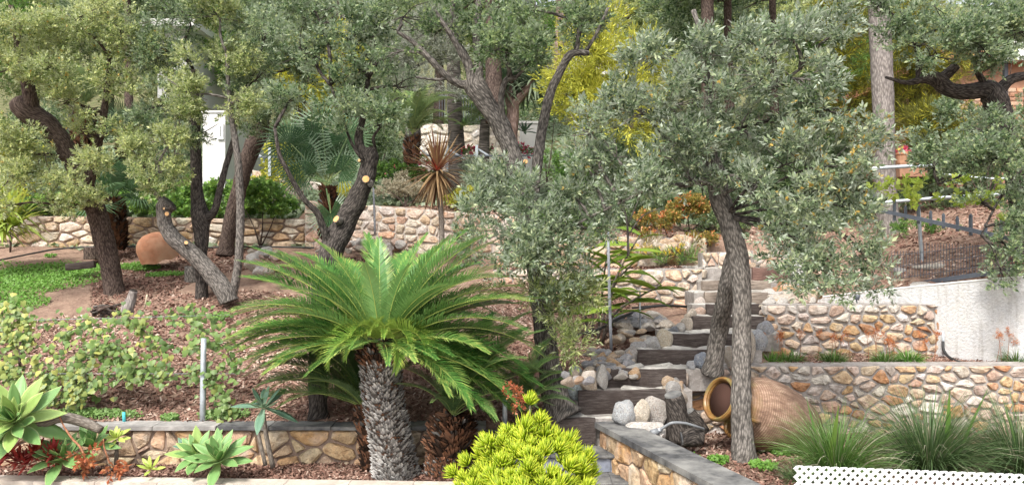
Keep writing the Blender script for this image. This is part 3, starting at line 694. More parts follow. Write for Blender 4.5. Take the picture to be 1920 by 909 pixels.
def foliage(name, parent, clumps, kind, mat, dens=1.0, seed=1, up=.45, tint0=.45, flowers=None):
    """clumps: (px,py,Y,rx_px,rz_px[,density])"""
    r = np.random.default_rng(seed); VV = []; TT = []; FV = []
    n_leaf = TW[kind][0].shape[0]; lw = np.linalg.norm(TW[kind][0][:, 2] - TW[kind][0][:, 0], axis=-1).mean() * np.linalg.norm(TW[kind][0][:, 1] - TW[kind][0][:, 3], axis=-1).mean() * .5
    for cl in clumps:
        px, py, Y, rx, rz = cl[:5]; dd = cl[5] if len(cl) > 5 else 1.0
        c = P(px, py, Y); rx = rx * Y / F; rz = rz * Y / F; ry = min((rx + rz) * .5, .62 if Y < 11 else 2.0)
        n = max(6, int((3.5 if Y < 11.5 else 4.6) * dd * dens * math.pi * rx * rz / (lw * n_leaf)))
        pos, out, k = clump_points(c, (rx, ry, rz), n, r)
        ax = out * .8 + np.array([0, -.15, up]) + r.normal(0, .35, out.shape)
        V, own = place_twigs(kind, pos, ax, r)
        bt = r.uniform(-.14, .14, 400); tt = tint0 + bt[k[own] % 400] + r.normal(0, .27, len(own)) + (pos[own, 2] - c.z) / rz * .08
        VV.append(V); TT.append(tt)
        if flowers:
            m_ = int(n * flowers[1] * (cl[6] if len(cl) > 6 else 1))
            if m_ > 0:
                s = r.integers(0, n, m_); p = pos[s] + nrmz(ax[s]) * .1
                for j in range(4):
                    q = nrmz(r.normal(size=(m_, 3))) * flowers[2]; s2 = nrmz(np.cross(q, r.normal(size=(m_, 3)))) * flowers[2] * .3
                    FV.append(np.stack([p, p + q * .5 + s2, p + q, p + q * .5 - s2], 1))
    o = quads(name, np.concatenate(VV), np.concatenate(TT), mat, parent)
    if FV:
        fv = np.concatenate(FV); quads('blossom', fv, r.uniform(0, 1, len(fv)), flowers[0], parent)
    return o
def branch_to(parent, trunkpath, clumps, mat, seed, r0=.022, nsub=7):
    """a branch from the nearest trunk point to every clump, with side twigs"""
    r = random.Random(seed); tp = [Vector(p[:3]) for p in trunkpath]
    for cl in clumps:
        px, py, Y, rx, rz = cl[:5]; c = P(px, py, Y)
        cand = sorted(tp, key=lambda q: (q - c).length + max(0, q.z - c.z) * 1.2)[0]
        Lb = (c - cand).length
        if Lb < .12: continue
        q = [r.uniform(-.12, .12) * Lb for _ in range(4)]
        m1 = cand.lerp(c, .35) + Vector((q[0], q[1], .05 * Lb)); m2 = cand.lerp(c, .7) + Vector((q[2], q[3], .08 * Lb))
        rows = [(*cand, r0 * min(1.3, .6 + Lb * .4)), (*m1, r0 * .8), (*m2, r0 * .55), (*c, r0 * .35)]
        V, Fc, U = tube_vf(catmull(rows, 4), 6)
        rxm, rzm = rx * Y / F, rz * Y / F
        for k in range(nsub):
            b = m2.lerp(c, r.uniform(0, 1)); e_ = c + Vector((r.uniform(-.85, .85) * rxm, r.uniform(-.4, .4) * rxm, r.uniform(-.7, .8) * rzm))
            md = b.lerp(e_, .5) + Vector((r.uniform(-.1, .1) * rxm, 0, r.uniform(-.08, .12) * rzm))
            tube_vf(catmull([(*b, r0 * .3), (*md, r0 * .22), (*e_, .003)], 3), 5, vf=(V, Fc, U))
        obj('branch', V, Fc, mat, parent, True, U)
def trunk(parent, L, mat, seg=16, amp=.13, name='trunk', sub=7, freq=7):
    rows = [(*P(a_, b_, c_), d_ / 2 * c_ / F) for a_, b_, c_, d_ in L]; path = catmull(rows, sub)
    V, Fc, U = tube_vf(path, seg, amp, freq); obj(name, V, Fc, mat, parent, True, U); return path
def cut(parent, px, py, Y, wpx, d=(0, -1, 0), mat='cut_wood'):
    p = P(px, py, Y); d = Vector(d).normalized(); r_ = wpx / 2 * Y / F
    V, Fc, U = tube_vf([(*(p - d * .05), r_ * 1.1), (*(p + d * .004), r_)], 12); obj('cut_stub', V, Fc, 'bark_grey', parent, False, U)
    V, Fc, U = tube_vf([(*(p + d * .003), r_ * .86), (*(p + d * .009), r_ * .84)], 12); obj('cut_face', V, Fc, mat, parent, False, U)

# ---- oak trees
def tree(label, base, trunks, crown, leaf, mat, bk, seed, dens=1.0, group='oaks shading the garden slope', tint0=.45, flowers=None, up=.45, r0=.022, name='oak_tree', cat='tree', branches=()):
    t = thing(name, label, cat, P(*base), group); tp = []
    for i, L in enumerate(trunks): tp += list(trunk(t, L, bk, name='trunk' if i == 0 else 'limb'))
    for L in branches: tp += list(trunk(t, L, bk, 8, .08, name='branch', sub=4))
    if crown:
        branch_to(t, tp[6:], crown, bk, seed, r0)
        foliage('foliage', t, crown, leaf, mat, dens, seed, tint0=tint0, flowers=flowers, up=up)
    return t
t1 = tree('left leaning oak with a stick pile at its foot and pale yellowish-green crown', (215, 556, 10.4),
     [[(217, 562, 10.4, 46), (213, 540, 10.4, 37), (205, 490, 10.4, 36), (190, 430, 10.35, 36), (176, 385, 10.3, 34), (150, 330, 10.2, 34), (118, 270, 10.1, 36), (85, 232, 10, 40), (48, 205, 9.9, 44), (35, 190, 9.9, 36)],
      [(165, 360, 10.25, 18), (178, 300, 10.2, 15), (192, 230, 10.1, 14), (200, 170, 10.1, 11), (205, 110, 10, 7)],
      [(60, 212, 9.9, 26), (50, 150, 9.8, 22), (30, 80, 9.8, 14), (20, 10, 9.7, 8)]],
     [(40, 55, 9.5, 80, 55), (140, 35, 9.7, 90, 45), (235, 60, 9.9, 80, 55), (20, 130, 9.5, 60, 45), (95, 125, 9.5, 70, 45), (215, 150, 9.9, 60, 42, .8), (120, 195, 9.6, 60, 28), (60, 290, 9.7, 75, 42), (20, 330, 9.6, 50, 45), (110, 345, 9.7, 80, 32), (180, 300, 9.7, 48, 34), (95, 385, 9.6, 40, 24, .8), (165, 375, 9.8, 45, 20, .8), (20, 240, 9.5, 30, 28), (250, 250, 9.9, 55, 45, .8), (155, 250, 9.8, 30, 30, .6), (0, 390, 9.6, 40, 24, .6)],
     'oaksmall', 'leaf_light', 'bark_brown', 21, .9, tint0=.5, flowers=('flower_catkin', .08, .03))
t2 = tree('oak with a bent pollarded grey trunk bowing left in front of the clay pot', (425, 558, 9.9),
     [[(430, 566, 9.9, 36), (422, 548, 9.9, 34), (395, 512, 9.9, 32), (365, 480, 9.9, 31), (335, 455, 9.9, 30), (313, 430, 9.9, 28), (307, 405, 9.9, 26), (310, 388, 9.9, 32), (318, 380, 9.9, 34)],
      [(436, 556, 9.95, 16), (446, 500, 9.95, 15), (450, 440, 9.95, 15), (450, 370, 9.95, 15), (446, 300, 9.9, 13), (432, 200, 9.9, 10), (425, 100, 9.8, 7)],
      [(308, 385, 9.9, 12), (296, 368, 9.85, 9), (275, 345, 9.8, 7)]],
     [(300, 325, 9.6, 58, 42), (262, 295, 9.7, 40, 40, .9), (320, 270, 9.6, 45, 40, .8), (410, 110, 9.8, 70, 55), (350, 180, 9.7, 55, 50), (450, 190, 9.8, 50, 40, .8), (400, 20, 9.8, 80, 45)],
     'oaksmall', 'leaf_light', 'bark_grey', 22, 1.0, tint0=.42)
cut(t2, 313, 401, 9.72, 9, (.1, -1, .1)); cut(t2, 349, 455, 9.75, 8, (.5, -.8, .3)); cut(t2, 308, 391, 9.72, 5, (-.3, -1, .1))
t3 = tree('dark upright oak forking just above the stone wall line', (378, 562, 10.2),
     [[(379, 566, 10.2, 26), (378, 540, 10.2, 22), (377, 490, 10.2, 21), (378, 440, 10.2, 28), (376, 405, 10.2, 34), (370, 370, 10.2, 24), (368, 320, 10.2, 20), (366, 265, 10.2, 19), (366, 210, 10.2, 20), (362, 130, 10.1, 12)],
      [(385, 410, 10.2, 22), (402, 395, 10.2, 15), (412, 355, 10.2, 12), (424, 310, 10.2, 11), (438, 260, 10.2, 9), (450, 190, 10.1, 7)]],
     [(300, 90, 10.0, 70, 60), (290, 200, 9.9, 50, 45, .9), (380, 250, 10.0, 40, 32, .5), (500, 60, 10.0, 70, 60), (480, 150, 10, 50, 50, .8), (340, 20, 9.9, 80, 50)],
     'oak', 'leaf_oak', 'bark_dark', 23, .85, tint0=.5)
t4 = tree('thick dark-barked tree standing against the far left wall', (425, 474, 12.4),
     [[(423, 478, 12.4, 36), (425, 460, 12.4, 29), (432, 420, 12.4, 28), (444, 370, 12.4, 28), (458, 320, 12.4, 29), (474, 275, 12.4, 32), (488, 245, 12.4, 32), (492, 200, 12.3, 22), (490, 120, 12.3, 16)]],
     [(480, 225, 11.8, 50, 35), (530, 90, 12.0, 70, 70), (470, 20, 12, 90, 50), (560, 20, 12, 80, 50), (580, 130, 12, 50, 50, .5), (520, 190, 11.8, 45, 40, .8)],
     'oak', 'leaf_oak', 'bark_brown', 24, 1.0, tint0=.45)
t5 = tree('stout pollarded oak with orange saw cuts leaning behind the big cycad', (596, 778, 7.25),
     [[(597, 786, 7.2, 44), (596, 765, 7.22, 36), (596, 700, 7.3, 34), (600, 600, 7.5, 36), (610, 510, 7.7, 44), (625, 460, 7.8, 46), (648, 415, 7.9, 42), (668, 375, 7.9, 37), (684, 340, 7.9, 34), (692, 310, 7.9, 32), (694, 290, 7.9, 30), (690, 278, 7.9, 20)],
      [(690, 290, 7.9, 24), (677, 280, 7.9, 20), (673, 255, 7.9, 15), (682, 215, 7.85, 11), (690, 150, 7.8, 8)],
      [(694, 292, 7.9, 20), (700, 283, 7.88, 15), (703, 276, 7.86, 6)]],
     [(560, 90, 7.8, 65, 55, .8), (650, 70, 7.8, 70, 60), (720, 35, 7.8, 70, 45), (690, 130, 7.7, 60, 42, .9), (610, 190, 7.7, 55, 38, .9), (700, 210, 7.6, 60, 36, 1.1), (715, 232, 7.7, 40, 24, .8), (540, 190, 7.7, 50, 32, .8), (640, 240, 7.7, 50, 20, .7), (750, 165, 7.7, 40, 32, .7), (590, 20, 7.8, 70, 40), (640, 150, 7.8, 50, 40, .7)],
     'oak', 'leaf_oak', 'bark_dark', 25, .8, tint0=.4,
     branches=[[(618, 462, 7.75, 18), (606, 428, 7.7, 15), (594, 398, 7.65, 13), (572, 376, 7.6, 11), (552, 345, 7.55, 10), (538, 318, 7.5, 9), (524, 290, 7.5, 8), (515, 240, 7.5, 6)],
               [(682, 300, 7.85, 10), (660, 270, 7.8, 6), (640, 215, 7.75, 5), (620, 160, 7.7, 4)]])
cut(t5, 686, 336, 7.72, 15, (.1, -1, .15)); cut(t5, 631, 411, 7.72, 15, (-.5, -.8, .4)); cut(t5, 674, 301, 7.76, 6, (-.3, -1, .1)); cut(t5, 695, 345, 7.74, 12, (.3, -1, -.3), 'bark_grey')
bark('bark_mid', (.055, .05, .045), (.27, .245, .22))
t6 = tree('big black-barked oak leaning left in the centre beside the lower steps', (1050, 778, 7.15),
     [[(1060, 786, 7.12, 74), (1050, 768, 7.15, 58), (1036, 720, 7.2, 48), (1026, 660, 7.3, 42), (1018, 590, 7.4, 40), (1008, 520, 7.45, 38), (998, 450, 7.5, 36), (985, 390, 7.5, 34), (972, 330, 7.5, 34), (958, 280, 7.5, 34), (938, 235, 7.5, 36), (912, 195, 7.5, 37), (893, 165, 7.5, 42), (885, 150, 7.5, 38)],
      [(884, 158, 7.5, 18), (862, 158, 7.5, 15), (838, 143, 7.45, 13), (805, 110, 7.4, 11), (775, 80, 7.4, 9), (745, 60, 7.35, 6)],
      [(886, 155, 7.5, 22), (880, 130, 7.5, 16), (860, 90, 7.45, 12), (838, 55, 7.4, 10), (815, 20, 7.4, 7)],
      [(896, 158, 7.5, 22), (897, 120, 7.55, 17), (893, 60, 7.6, 15), (900, -10, 7.6, 12)],
      [(888, 150, 7.5, 18), (872, 105, 7.6, 14), (845, 60, 7.7, 11), (850, 0, 7.7, 8)],
      [(1000, 430, 7.5, 20), (1004, 340, 7.6, 19), (1014, 255, 7.65, 19), (1030, 180, 7.65, 18), (1050, 135, 7.65, 16), (1068, 104, 7.6, 15), (1085, 99, 7.6, 13), (1105, 100, 7.6, 8)],
      [(1080, 100, 7.6, 11), (1086, 60, 7.6, 9), (1096, 10, 7.6, 7)], [(943, 230, 7.45, 12), (940, 180, 7.4, 11), (950, 150, 7.4, 11), (968, 146, 7.4, 9)]],
     [(760, 30, 7.4, 60, 45), (820, 60, 7.5, 55, 30, .5), (960, 60, 7.3, 60, 50), (1000, 110, 7.2, 62, 45, 1.2), (930, 90, 7.2, 55, 45, 1.1), (1000, 20, 7.5, 60, 40), (900, 20, 7.5, 60, 35, .6), (1080, 60, 7.5, 50, 60, .7), (1120, 20, 7.6, 60, 40), (740, 100, 7.4, 40, 30, .6)],
     'oak', 'leaf_dark', 'bark_mid', 26, .8, tint0=.55, branches=[[(1100, 95, 7.6, 7), (1120, 60, 7.6, 6), (1140, 15, 7.6, 5)], [(843, 145, 7.45, 7), (820, 150, 7.45, 5), (780, 145, 7.4, 4)]])
cut(t6, 985, 303, 7.3, 10, (.2, -1, 0))
# low silvery sprays of the same tree kept as its own hanging branch set
foliage('foliage', t6, [(930, 345, 6.9, 50, 34, .9), (985, 370, 6.9, 60, 45), (900, 390, 6.8, 48, 38, .9), (950, 430, 6.75, 62, 42), (1030, 430, 6.9, 50, 45, .9), (880, 450, 6.8, 34, 34, .7), (1000, 490, 6.7, 60, 36, 1.2), (1060, 500, 6.8, 45, 45, .9), (930, 500, 6.7, 40, 26, .6), (1010, 400, 6.75, 50, 46, 1.1), (1000, 440, 6.7, 44, 44, 1.2), (1040, 540, 6.8, 40, 34, .8), (1050, 460, 6.8, 50, 40, 1)], 'silver', 'leaf_silver', .85, 77, tint0=.45)
branch_to(t6, [P(998, 450, 7.5), P(985, 390, 7.5), P(1008, 520, 7.45)], [(930, 345, 6.9, 60, 40), (985, 370, 6.9, 70, 50), (900, 390, 6.8, 55, 45), (1030, 430, 6.9, 60, 55), (1000, 490, 6.75, 70, 45)], 'bark_dark', 5, .014)
foliage('foliage', t6, [(1070, 590, 6.95, 40, 50, 1.2), (1090, 540, 7.0, 46, 44, 1.1), (1015, 545, 6.9, 34, 30, 1), (1060, 640, 6.9, 34, 34, .9), (1080, 640, 6.9, 30, 30, .8), (1050, 560, 6.9, 32, 40, .6)], 'olive', 'leaf_light', .8, 78, tint0=.45)
branch_to(t6, [P(1018, 590, 7.4), P(1008, 520, 7.45)], [(1070, 590, 6.95, 36, 45), (1090, 540, 7.0, 42, 40)], 'bark_dark', 6, .012)
t8 = tree('forked oak right of the steps, one leg on the upper bed, with silvery drooping crown', (1395, 868, 6.63),
     [[(1398, 876, 6.62, 60), (1396, 862, 6.63, 48), (1392, 820, 6.65, 40), (1389, 740, 6.7, 36), (1390, 650, 6.8, 35), (1391, 570, 6.85, 34), (1388, 510, 6.9, 37), (1377, 450, 6.9, 39), (1362, 405, 6.9, 36), (1350, 370, 6.9, 38), (1342, 330, 6.9, 36), (1332, 290, 6.9, 30), (1335, 265, 6.9, 22)],
      [(1337, 698, 7.5, 44), (1340, 670, 7.45, 34), (1348, 620, 7.4, 34), (1357, 570, 7.2, 33), (1368, 520, 7.05, 34), (1376, 475, 6.95, 28)],
      [(1345, 345, 6.9, 16), (1310, 340, 6.85, 14), (1283, 347, 6.8, 12)],
      [(1338, 330, 6.9, 14), (1312, 310, 6.8, 11), (1288, 284, 6.75, 10)],
      [(1338, 275, 6.9, 16), (1350, 255, 6.85, 14), (1385, 240, 6.8, 9), (1430, 180, 6.7, 7), (1500, 130, 6.6, 5)],
      [(1336, 280, 6.9, 20), (1330, 200, 6.9, 15), (1325, 100, 7.0, 12), (1300, 20, 7.1, 9)]],
     [(1215, 110, 6.5, 62, 50), (1260, 175, 6.4, 60, 50), (1200, 210, 6.6, 50, 45), (1320, 100, 6.7, 60, 55, .9), (1400, 70, 6.5, 65, 50), (1480, 70, 6.4, 65, 50), (1560, 60, 6.5, 60, 50), (1420, 150, 6.4, 70, 50), (1520, 150, 6.3, 62, 50), (1340, 190, 6.6, 50, 50, .8), (1290, 250, 6.5, 50, 45), (1400, 250, 6.6, 50, 55, .7), (1480, 230, 6.5, 55, 50, .8), (1250, 290, 6.5, 55, 50), (1300, 340, 6.6, 48, 42, .8), (1215, 340, 6.5, 50, 50), (1150, 190, 6.9, 55, 55, .7), (1100, 230, 6.9, 52, 50, .9), (1150, 290, 6.8, 52, 50, .8), (1080, 290, 6.9, 45, 50, .8), (1150, 370, 6.8, 50, 42, .9), (1080, 370, 6.9, 52, 50, .9), (1100, 430, 6.9, 55, 40, .7), (1385, 330, 6.5, 42, 36, .7), (1420, 350, 6.3, 50, 42, .9)],
     'silver', 'leaf_silver', 'bark_grey', 28, .92, tint0=.42, flowers=('flower_catkin', .05, .03), branches=[[(1283, 347, 6.8, 10), (1230, 350, 6.75, 8), (1180, 372, 6.75, 6), (1120, 400, 6.8, 5), (1060, 430, 6.85, 4)]])
foliage('foliage', t8, [(1560, 210, 6.2, 55, 50, .9, 1.4), (1610, 250, 6.2, 50, 42, .8, 1.4), (1500, 300, 6.2, 60, 48, .9, 1), (1580, 310, 6.1, 65, 42, .9, 2), (1650, 250, 6.3, 40, 30, .7, 1.5), (1530, 380, 6.2, 60, 45, 1, 1), (1450, 410, 6.2, 45, 42, .9, .5), (1590, 390, 6.2, 42, 48, .9, .6), (1500, 450, 6.2, 52, 42, .8, .4), (1560, 490, 6.2, 58, 45, .9, 0), (1620, 480, 6.2, 42, 48, .9, 0), (1590, 545, 6.1, 44, 26, .9, 0), (1440, 470, 6.3, 36, 30, .6, 0), (1530, 530, 6.1, 50, 30, 1, 0), (1490, 500, 6.2, 46, 34, .9, 0), (1640, 520, 6.1, 34, 36, .9, 0), (1620, 420, 6.15, 44, 40, .9, .3)], 'silver', 'leaf_silver', .9, 91, tint0=.52, flowers=('flower_catkin', .3, .035))
branch_to(t8, [P(1385, 240, 6.8), P(1362, 405, 6.9), P(1350, 255, 6.85)], [(1560, 210, 6.2, 75, 65), (1500, 300, 6.2, 80, 60), (1580, 310, 6.1, 80, 50), (1530, 380, 6.2, 80, 60), (1590, 390, 6.2, 60, 60), (1500, 450, 6.2, 70, 55), (1560, 490, 6.2, 80, 60), (1620, 480, 6.2, 55, 60)], 'bark_dark', 15, .016)
cut(t8, 1333, 279, 6.72, 7, (-.2, -1, .1))
t9 = tree('dark crooked oak at the right edge with a thick horizontal limb', (1925, 560, 8.6),
     [[(1930, 560, 8.6, 46), (1922, 500, 8.6, 36), (1915, 430, 8.6, 32), (1905, 360, 8.55, 30), (1898, 310, 8.5, 34), (1885, 260, 8.5, 38), (1874, 215, 8.5, 42), (1862, 180, 8.5, 44), (1848, 168, 8.5, 36), (1815, 172, 8.5, 30), (1780, 168, 8.5, 28), (1757, 150, 8.5, 30), (1735, 148, 8.45, 18), (1700, 155, 8.4, 9), (1660, 145, 8.4, 5)],
      [(1870, 175, 8.5, 22), (1895, 150, 8.5, 18), (1930, 140, 8.5, 16)],
      [(1762, 150, 8.5, 20), (1775, 140, 8.5, 20), (1792, 124, 8.5, 18)],
      [(1723, 148, 8.45, 13), (1724, 110, 8.4, 12), (1712, 75, 8.4, 9), (1690, 40, 8.35, 6)],
      [(1850, 165, 8.5, 14), (1830, 120, 8.4, 10), (1850, 50, 8.4, 7)]],
     [(1700, 40, 8.2, 60, 40, .8), (1780, 50, 8.1, 70, 50), (1860, 40, 8.2, 70, 45), (1760, 105, 8.0, 50, 28, .7), (1850, 100, 8.0, 50, 34, .7), (1920, 60, 8.1, 40, 50), (1905, 260, 8.0, 36, 40, .8), (1830, 300, 8.1, 60, 26, .6), (1905, 350, 8.0, 34, 40, .9), (1780, 330, 8.2, 45, 20, .5), (1890, 470, 7.9, 38, 44, .9), (1840, 380, 8.1, 42, 22, .4), (1795, 575, 7.8, 0, 0, 0), (1740, 260, 8.3, 45, 30, .5), (1850, 230, 8.1, 40, 26, .5), (1880, 515, 7.8, 30, 26, .8), (1640, 10, 8.3, 60, 25)][:12] + [(1740, 260, 8.3, 50, 34, .6), (1850, 240, 8.1, 44, 34, .8), (1880, 515, 7.8, 30, 26, .8), (1640, 10, 8.3, 60, 25), (1800, 290, 8.1, 55, 34, .9), (1750, 310, 8.2, 50, 30, .7), (1820, 90, 8.1, 60, 34, 1), (1880, 120, 8.1, 44, 26, .9), (1720, 90, 8.1, 44, 26, .7), (1870, 300, 8.0, 44, 40, 1), (1900, 420, 7.9, 36, 34, .9)],
     'oak', 'leaf_oak', 'bark_dark', 29, 1.0, tint0=.42, branches=[[(1880, 240, 8.4, 7), (1850, 290, 8.3, 6), (1800, 330, 8.2, 4), (1760, 345, 8.2, 3)], [(1905, 330, 8.4, 7), (1870, 380, 8.2, 5), (1840, 440, 8.1, 3)]])

# ---- tall trunks behind
def backtree(label, L, mat, crown=None, leaf='far', lm='leaf_dark', seed=1, name='pine_tree', grp='tall trees behind the garden', dens=.9, tint0=.4, flare=None, r0=.03):
    t = thing(name, label, 'tree', P(*L[0][:3]), grp); tp = trunk(t, L, mat, 14, .06)
    if crown: branch_to(t, tp, crown, mat, seed, r0, 3); foliage('foliage', t, crown, leaf, lm, dens, seed, tint0=tint0)
    return t
backtree('tall straight pine with pale grey bark standing behind the spiked railing', [(1694, 462, 11.6, 75), (1675, 440, 11.6, 48), (1664, 400, 11.6, 40), (1659, 320, 11.6, 37), (1657, 220, 11.6, 38), (1653, 120, 11.6, 39), (1648, 20, 11.6, 38), (1645, -120, 11.6, 34)], 'bark_pale', [(1640, -120, 11.6, 180, 60), (1560, -60, 11.8, 90, 40)], seed=41)
backtree('smooth date palm trunk standing behind the red cordyline', [(860, 362, 15, 46), (859, 340, 15, 40), (857, 300, 15, 35), (855, 250, 15, 30), (852, 180, 15, 27), (850, 100, 15, 25), (848, 20, 15, 24)], 'bark_palm', [(848, 0, 15, 120, 40, .5)], 'needle', 'leaf_date_palm', 42, 'palm_tree', tint0=.3, r0=.02)
backtree('pinkish pine trunk rising at the top centre', [(1045, 200, 18, 24), (1050, 120, 18, 22), (1052, 50, 18, 21), (1053, -40, 18, 20)], 'bark_pink', [(1040, -80, 18, 150, 60)], seed=43)
backtree('olive tree with silvery grey leaves behind the leaning oak', [(775, 260, 14, 30), (772, 200, 14, 24), (765, 140, 14, 18), (755, 80, 14, 12)], 'bark_grey', [(790, 90, 13.6, 55, 40), (840, 110, 13.6, 40, 38, .9), (740, 110, 13.6, 40, 36, .9), (830, 165, 13.5, 44, 24, .8), (780, 150, 13.6, 44, 26, .8), (700, 60, 13.8, 50, 36), (820, 50, 13.8, 60, 36)], 'olive', 'leaf_olive', 44, 'olive_tree', dens=.6, tint0=.5)
backtree('yellow-flowering wattle behind the centre of the garden', [(1120, 330, 13, 22), (1108, 240, 13, 18), (1110, 150, 13, 14), (1120, 60, 13, 9)], 'bark_grey', [(1080, 150, 12.8, 50, 50, .8), (1120, 130, 12.7, 50, 60), (1090, 90, 13, 60, 40, .8), (1150, 170, 12.8, 40, 40, .8), (1100, 210, 12.7, 44, 40, .9), (1160, 240, 12.8, 60, 60, .7), (1200, 120, 13, 50, 60, .8), (1060, 180, 12.9, 40, 50, .8), (1120, 60, 13.2, 60, 40, .8)], 'wattle', 'leaf_wattle', 45, 'wattle_tree', dens=.8, tint0=.5)
backtree('yellow blossoming wattle glimpsed between the left oaks', [(590, 290, 15, 16), (588, 200, 15, 13), (580, 100, 15, 10)], 'bark_grey', [(565, 100, 14.6, 42, 40, .8), (600, 140, 14.6, 36, 50, .8), (540, 140, 14.6, 40, 34, 1), (615, 200, 14.6, 24, 44, 1), (560, 190, 14.6, 44, 34, .8), (500, 110, 14.8, 40, 40, .8), (640, 90, 14.8, 40, 40, .8)], 'wattle', 'leaf_wattle', 46, 'wattle_tree', dens=.8, tint0=.75)
backtree('golden-tipped conifer behind the pale pine trunk', [(1720, 330, 14, 26), (1716, 220, 14, 22), (1712, 80, 14, 14)], 'bark_brown', [(1600, 90, 13.6, 45, 60), (1700, 100, 13.6, 60, 60), (1760, 140, 13.6, 55, 60), (1600, 190, 13.8, 50, 60), (1700, 200, 13.8, 60, 50), (1690, 20, 13.8, 90, 50), (1570, 40, 13.8, 50, 60)], 'needle', 'leaf_conifer', 47, 'conifer', dens=.7, tint0=.62)
for i, (x_, w_, Y_) in enumerate([(1328, 26, 13), (1366, 16, 14), (1450, 14, 15), (925, 30, 13), (240, 14, 17), (640, 16, 18)]):
    lab = ['dark double pine trunk at the top behind the forked oak, left stem', 'slim dark pine trunk right beside the thicker one at top centre right', 'thin dark trunk deep behind the silvery crown', 'thick dark trunk at the top behind the leaning oak fork', 'slim trunk hidden deep in the leaves at upper left', 'slim dark trunk far behind the yellow wattle'][i]
    backtree(lab, [(x_ + 3, 230, Y_, w_ * 1.2), (x_, 120, Y_, w_), (x_ - 2, 0, Y_, w_ * .9), (x_ - 3, -90, Y_, w_ * .8)], 'bark_brown', [(x_, -70, Y_, 130, 60), (x_ - 60, 20, Y_ + 1, 90, 50, .6)], seed=60 + i)
# far screen of trees so that no sky shows between the crowns
far = [(-80, 60), (60, 90), (200, 40), (330, 110), (440, 60), (560, 40), (680, 110), (820, 20), (930, 110), (1180, 30), (1300, 110), (1430, 60), (1540, 140), (1660, 60), (1960, 120)]
for i, (x_, y_) in enumerate(far):
    Y_ = 20 + (i * 37 % 7)
    lab = 'dark green tree in the background ' + ['at the far left edge', 'behind the left leaning oak', 'above the small palms', 'behind the white house wall', 'behind the thick dark-barked tree', 'left of the yellow wattle', 'between wattle and olive', 'above the date palm trunk', 'behind the dragon tree', 'right of the pinkish trunk', 'behind the forked oak fork', 'behind the catkin-bearing sprays', 'left of the golden conifer', 'behind the golden conifer', 'beyond the right edge oak'][i]
    backtree(lab, [(x_, 260, Y_, 22), (x_ + 4, 160, Y_, 18), (x_, 40, Y_, 12)], 'bark_brown', [(x_, y_, Y_, 95, 85), (x_ - 60, y_ - 60, Y_, 85, 70), (x_ + 60, y_ - 50, Y_ + 1, 85, 80), (x_ + 10, y_ + 80, Y_, 80, 40, .8), (x_, y_ - 160, Y_ + 1, 130, 100, .7)], 'far', ['leaf_ivy', 'leaf_light', 'leaf_oak', 'leaf_light'][i % 4], 100 + i, 'background_tree', 'trees closing the view at the back', .62, .55)
# ------------------------------------------------------------------ palms and cycads
def feather(name, r, L, e0, e1, nl, ll, lw, mat, vee=35, droop=.15, rach='rachis', fwd=.55, curl=0, twist=0, seg=2, tint=.5, basefrac=.12, rr=.006):
    """one feather frond in local space growing along +X; returns mesh"""
    n = 26; pts = []; p = np.array([0., 0, 0]); 
    for i in range(n + 1):
        f = i / n; el = math.radians(e0 + (e1 - e0) * f ** 1.25); pts.append(p.copy()); p = p + np.array([math.cos(el), 0, math.sin(el)]) * L / n
    pts = np.array(pts); Vs = []; Ts = []
    tubeV, tubeF, _ = tube_vf([(*pts[i], rr * (1 - .75 * i / n)) for i in range(0, n + 1, 2)], 5)
    for i in range(nl):
        f = basefrac + (1 - basefrac) * (i + .5) / nl; x_ = f * n; k = min(int(x_), n - 1); b = pts[k] + (pts[k + 1] - pts[k]) * (x_ - k)
        T = nrmz(pts[k + 1] - pts[k]); N = np.array([-T[2], 0, T[0]])
        prof = (math.sin(math.pi * min(1, (f + .12)) ** 1.0 * .9) ** .55) * (1 if f < .8 else 1 - (f - .8) * 2.2)
        l = ll * max(.15, prof) * r.uniform(.92, 1.06)
        for sd in (-1, 1):
            vv = math.radians(vee + r.uniform(-7, 7)); S = np.array([0, sd, 0])
            fw_ = fwd + (f ** 3) * 1.1
            d = nrmz(S * math.cos(vv) + N * math.sin(vv) + T * fw_ + r.normal(0, .035, 3))
            wv = nrmz(np.cross(d, N)) * lw / 2
            mid = b + d * l * .5 + N * 0; end = b + d * l + np.array([0, 0, -1]) * l * droop + T * curl * l
            t_ = tint + r.normal(0, .07)
            nv = np.cross(wv, d); nv = nrmz(nv) * lw * .12
            Vs.append([b - wv * .6, b + wv * .6, mid + wv + nv, mid - wv + nv]); Ts.append(t_)
            Vs.append([mid - wv + nv, mid + wv + nv, end + wv * .15, end - wv * .15]); Ts.append(t_ + (.3 if r.uniform() < .3 else .12))
    me = bpy.data.meshes.new(name); Vs = np.array(Vs).reshape(-1, 3); nV = len(Vs)
    allv = [tuple(v) for v in Vs] + [tuple(v) for v in tubeV]
    faces = [tuple(range(i, i + 4)) for i in range(0, nV, 4)] + [tuple(nV + k for k in f) for f in tubeF]
    me.from_pydata(allv, [], faces); at = me.attributes.new('tint', 'FLOAT', 'POINT')
    at.data.foreach_set('value', np.clip(np.concatenate([np.repeat(Ts, 4), np.full(len(tubeV), .92)]), 0, 1).astype(np.float32)); me.materials.append(MAT[mat]); me.update(); return me
r5 = np.random.default_rng(55)
SAGO = [feather('frond', r5, 1.0, 16, -20 - 8 * k, 66, .185, .0105, 'leaf_sago', 24, .12, tint=.3 + .13 * (k % 3)) for k in range(5)]
SAGO_UP = [feather('frond', r5, 1.0, 10, -22 - 9 * k, 66, .175, .0105, 'leaf_sago', 24, .08, tint=.4 + .14 * (k % 2)) for k in range(3)]
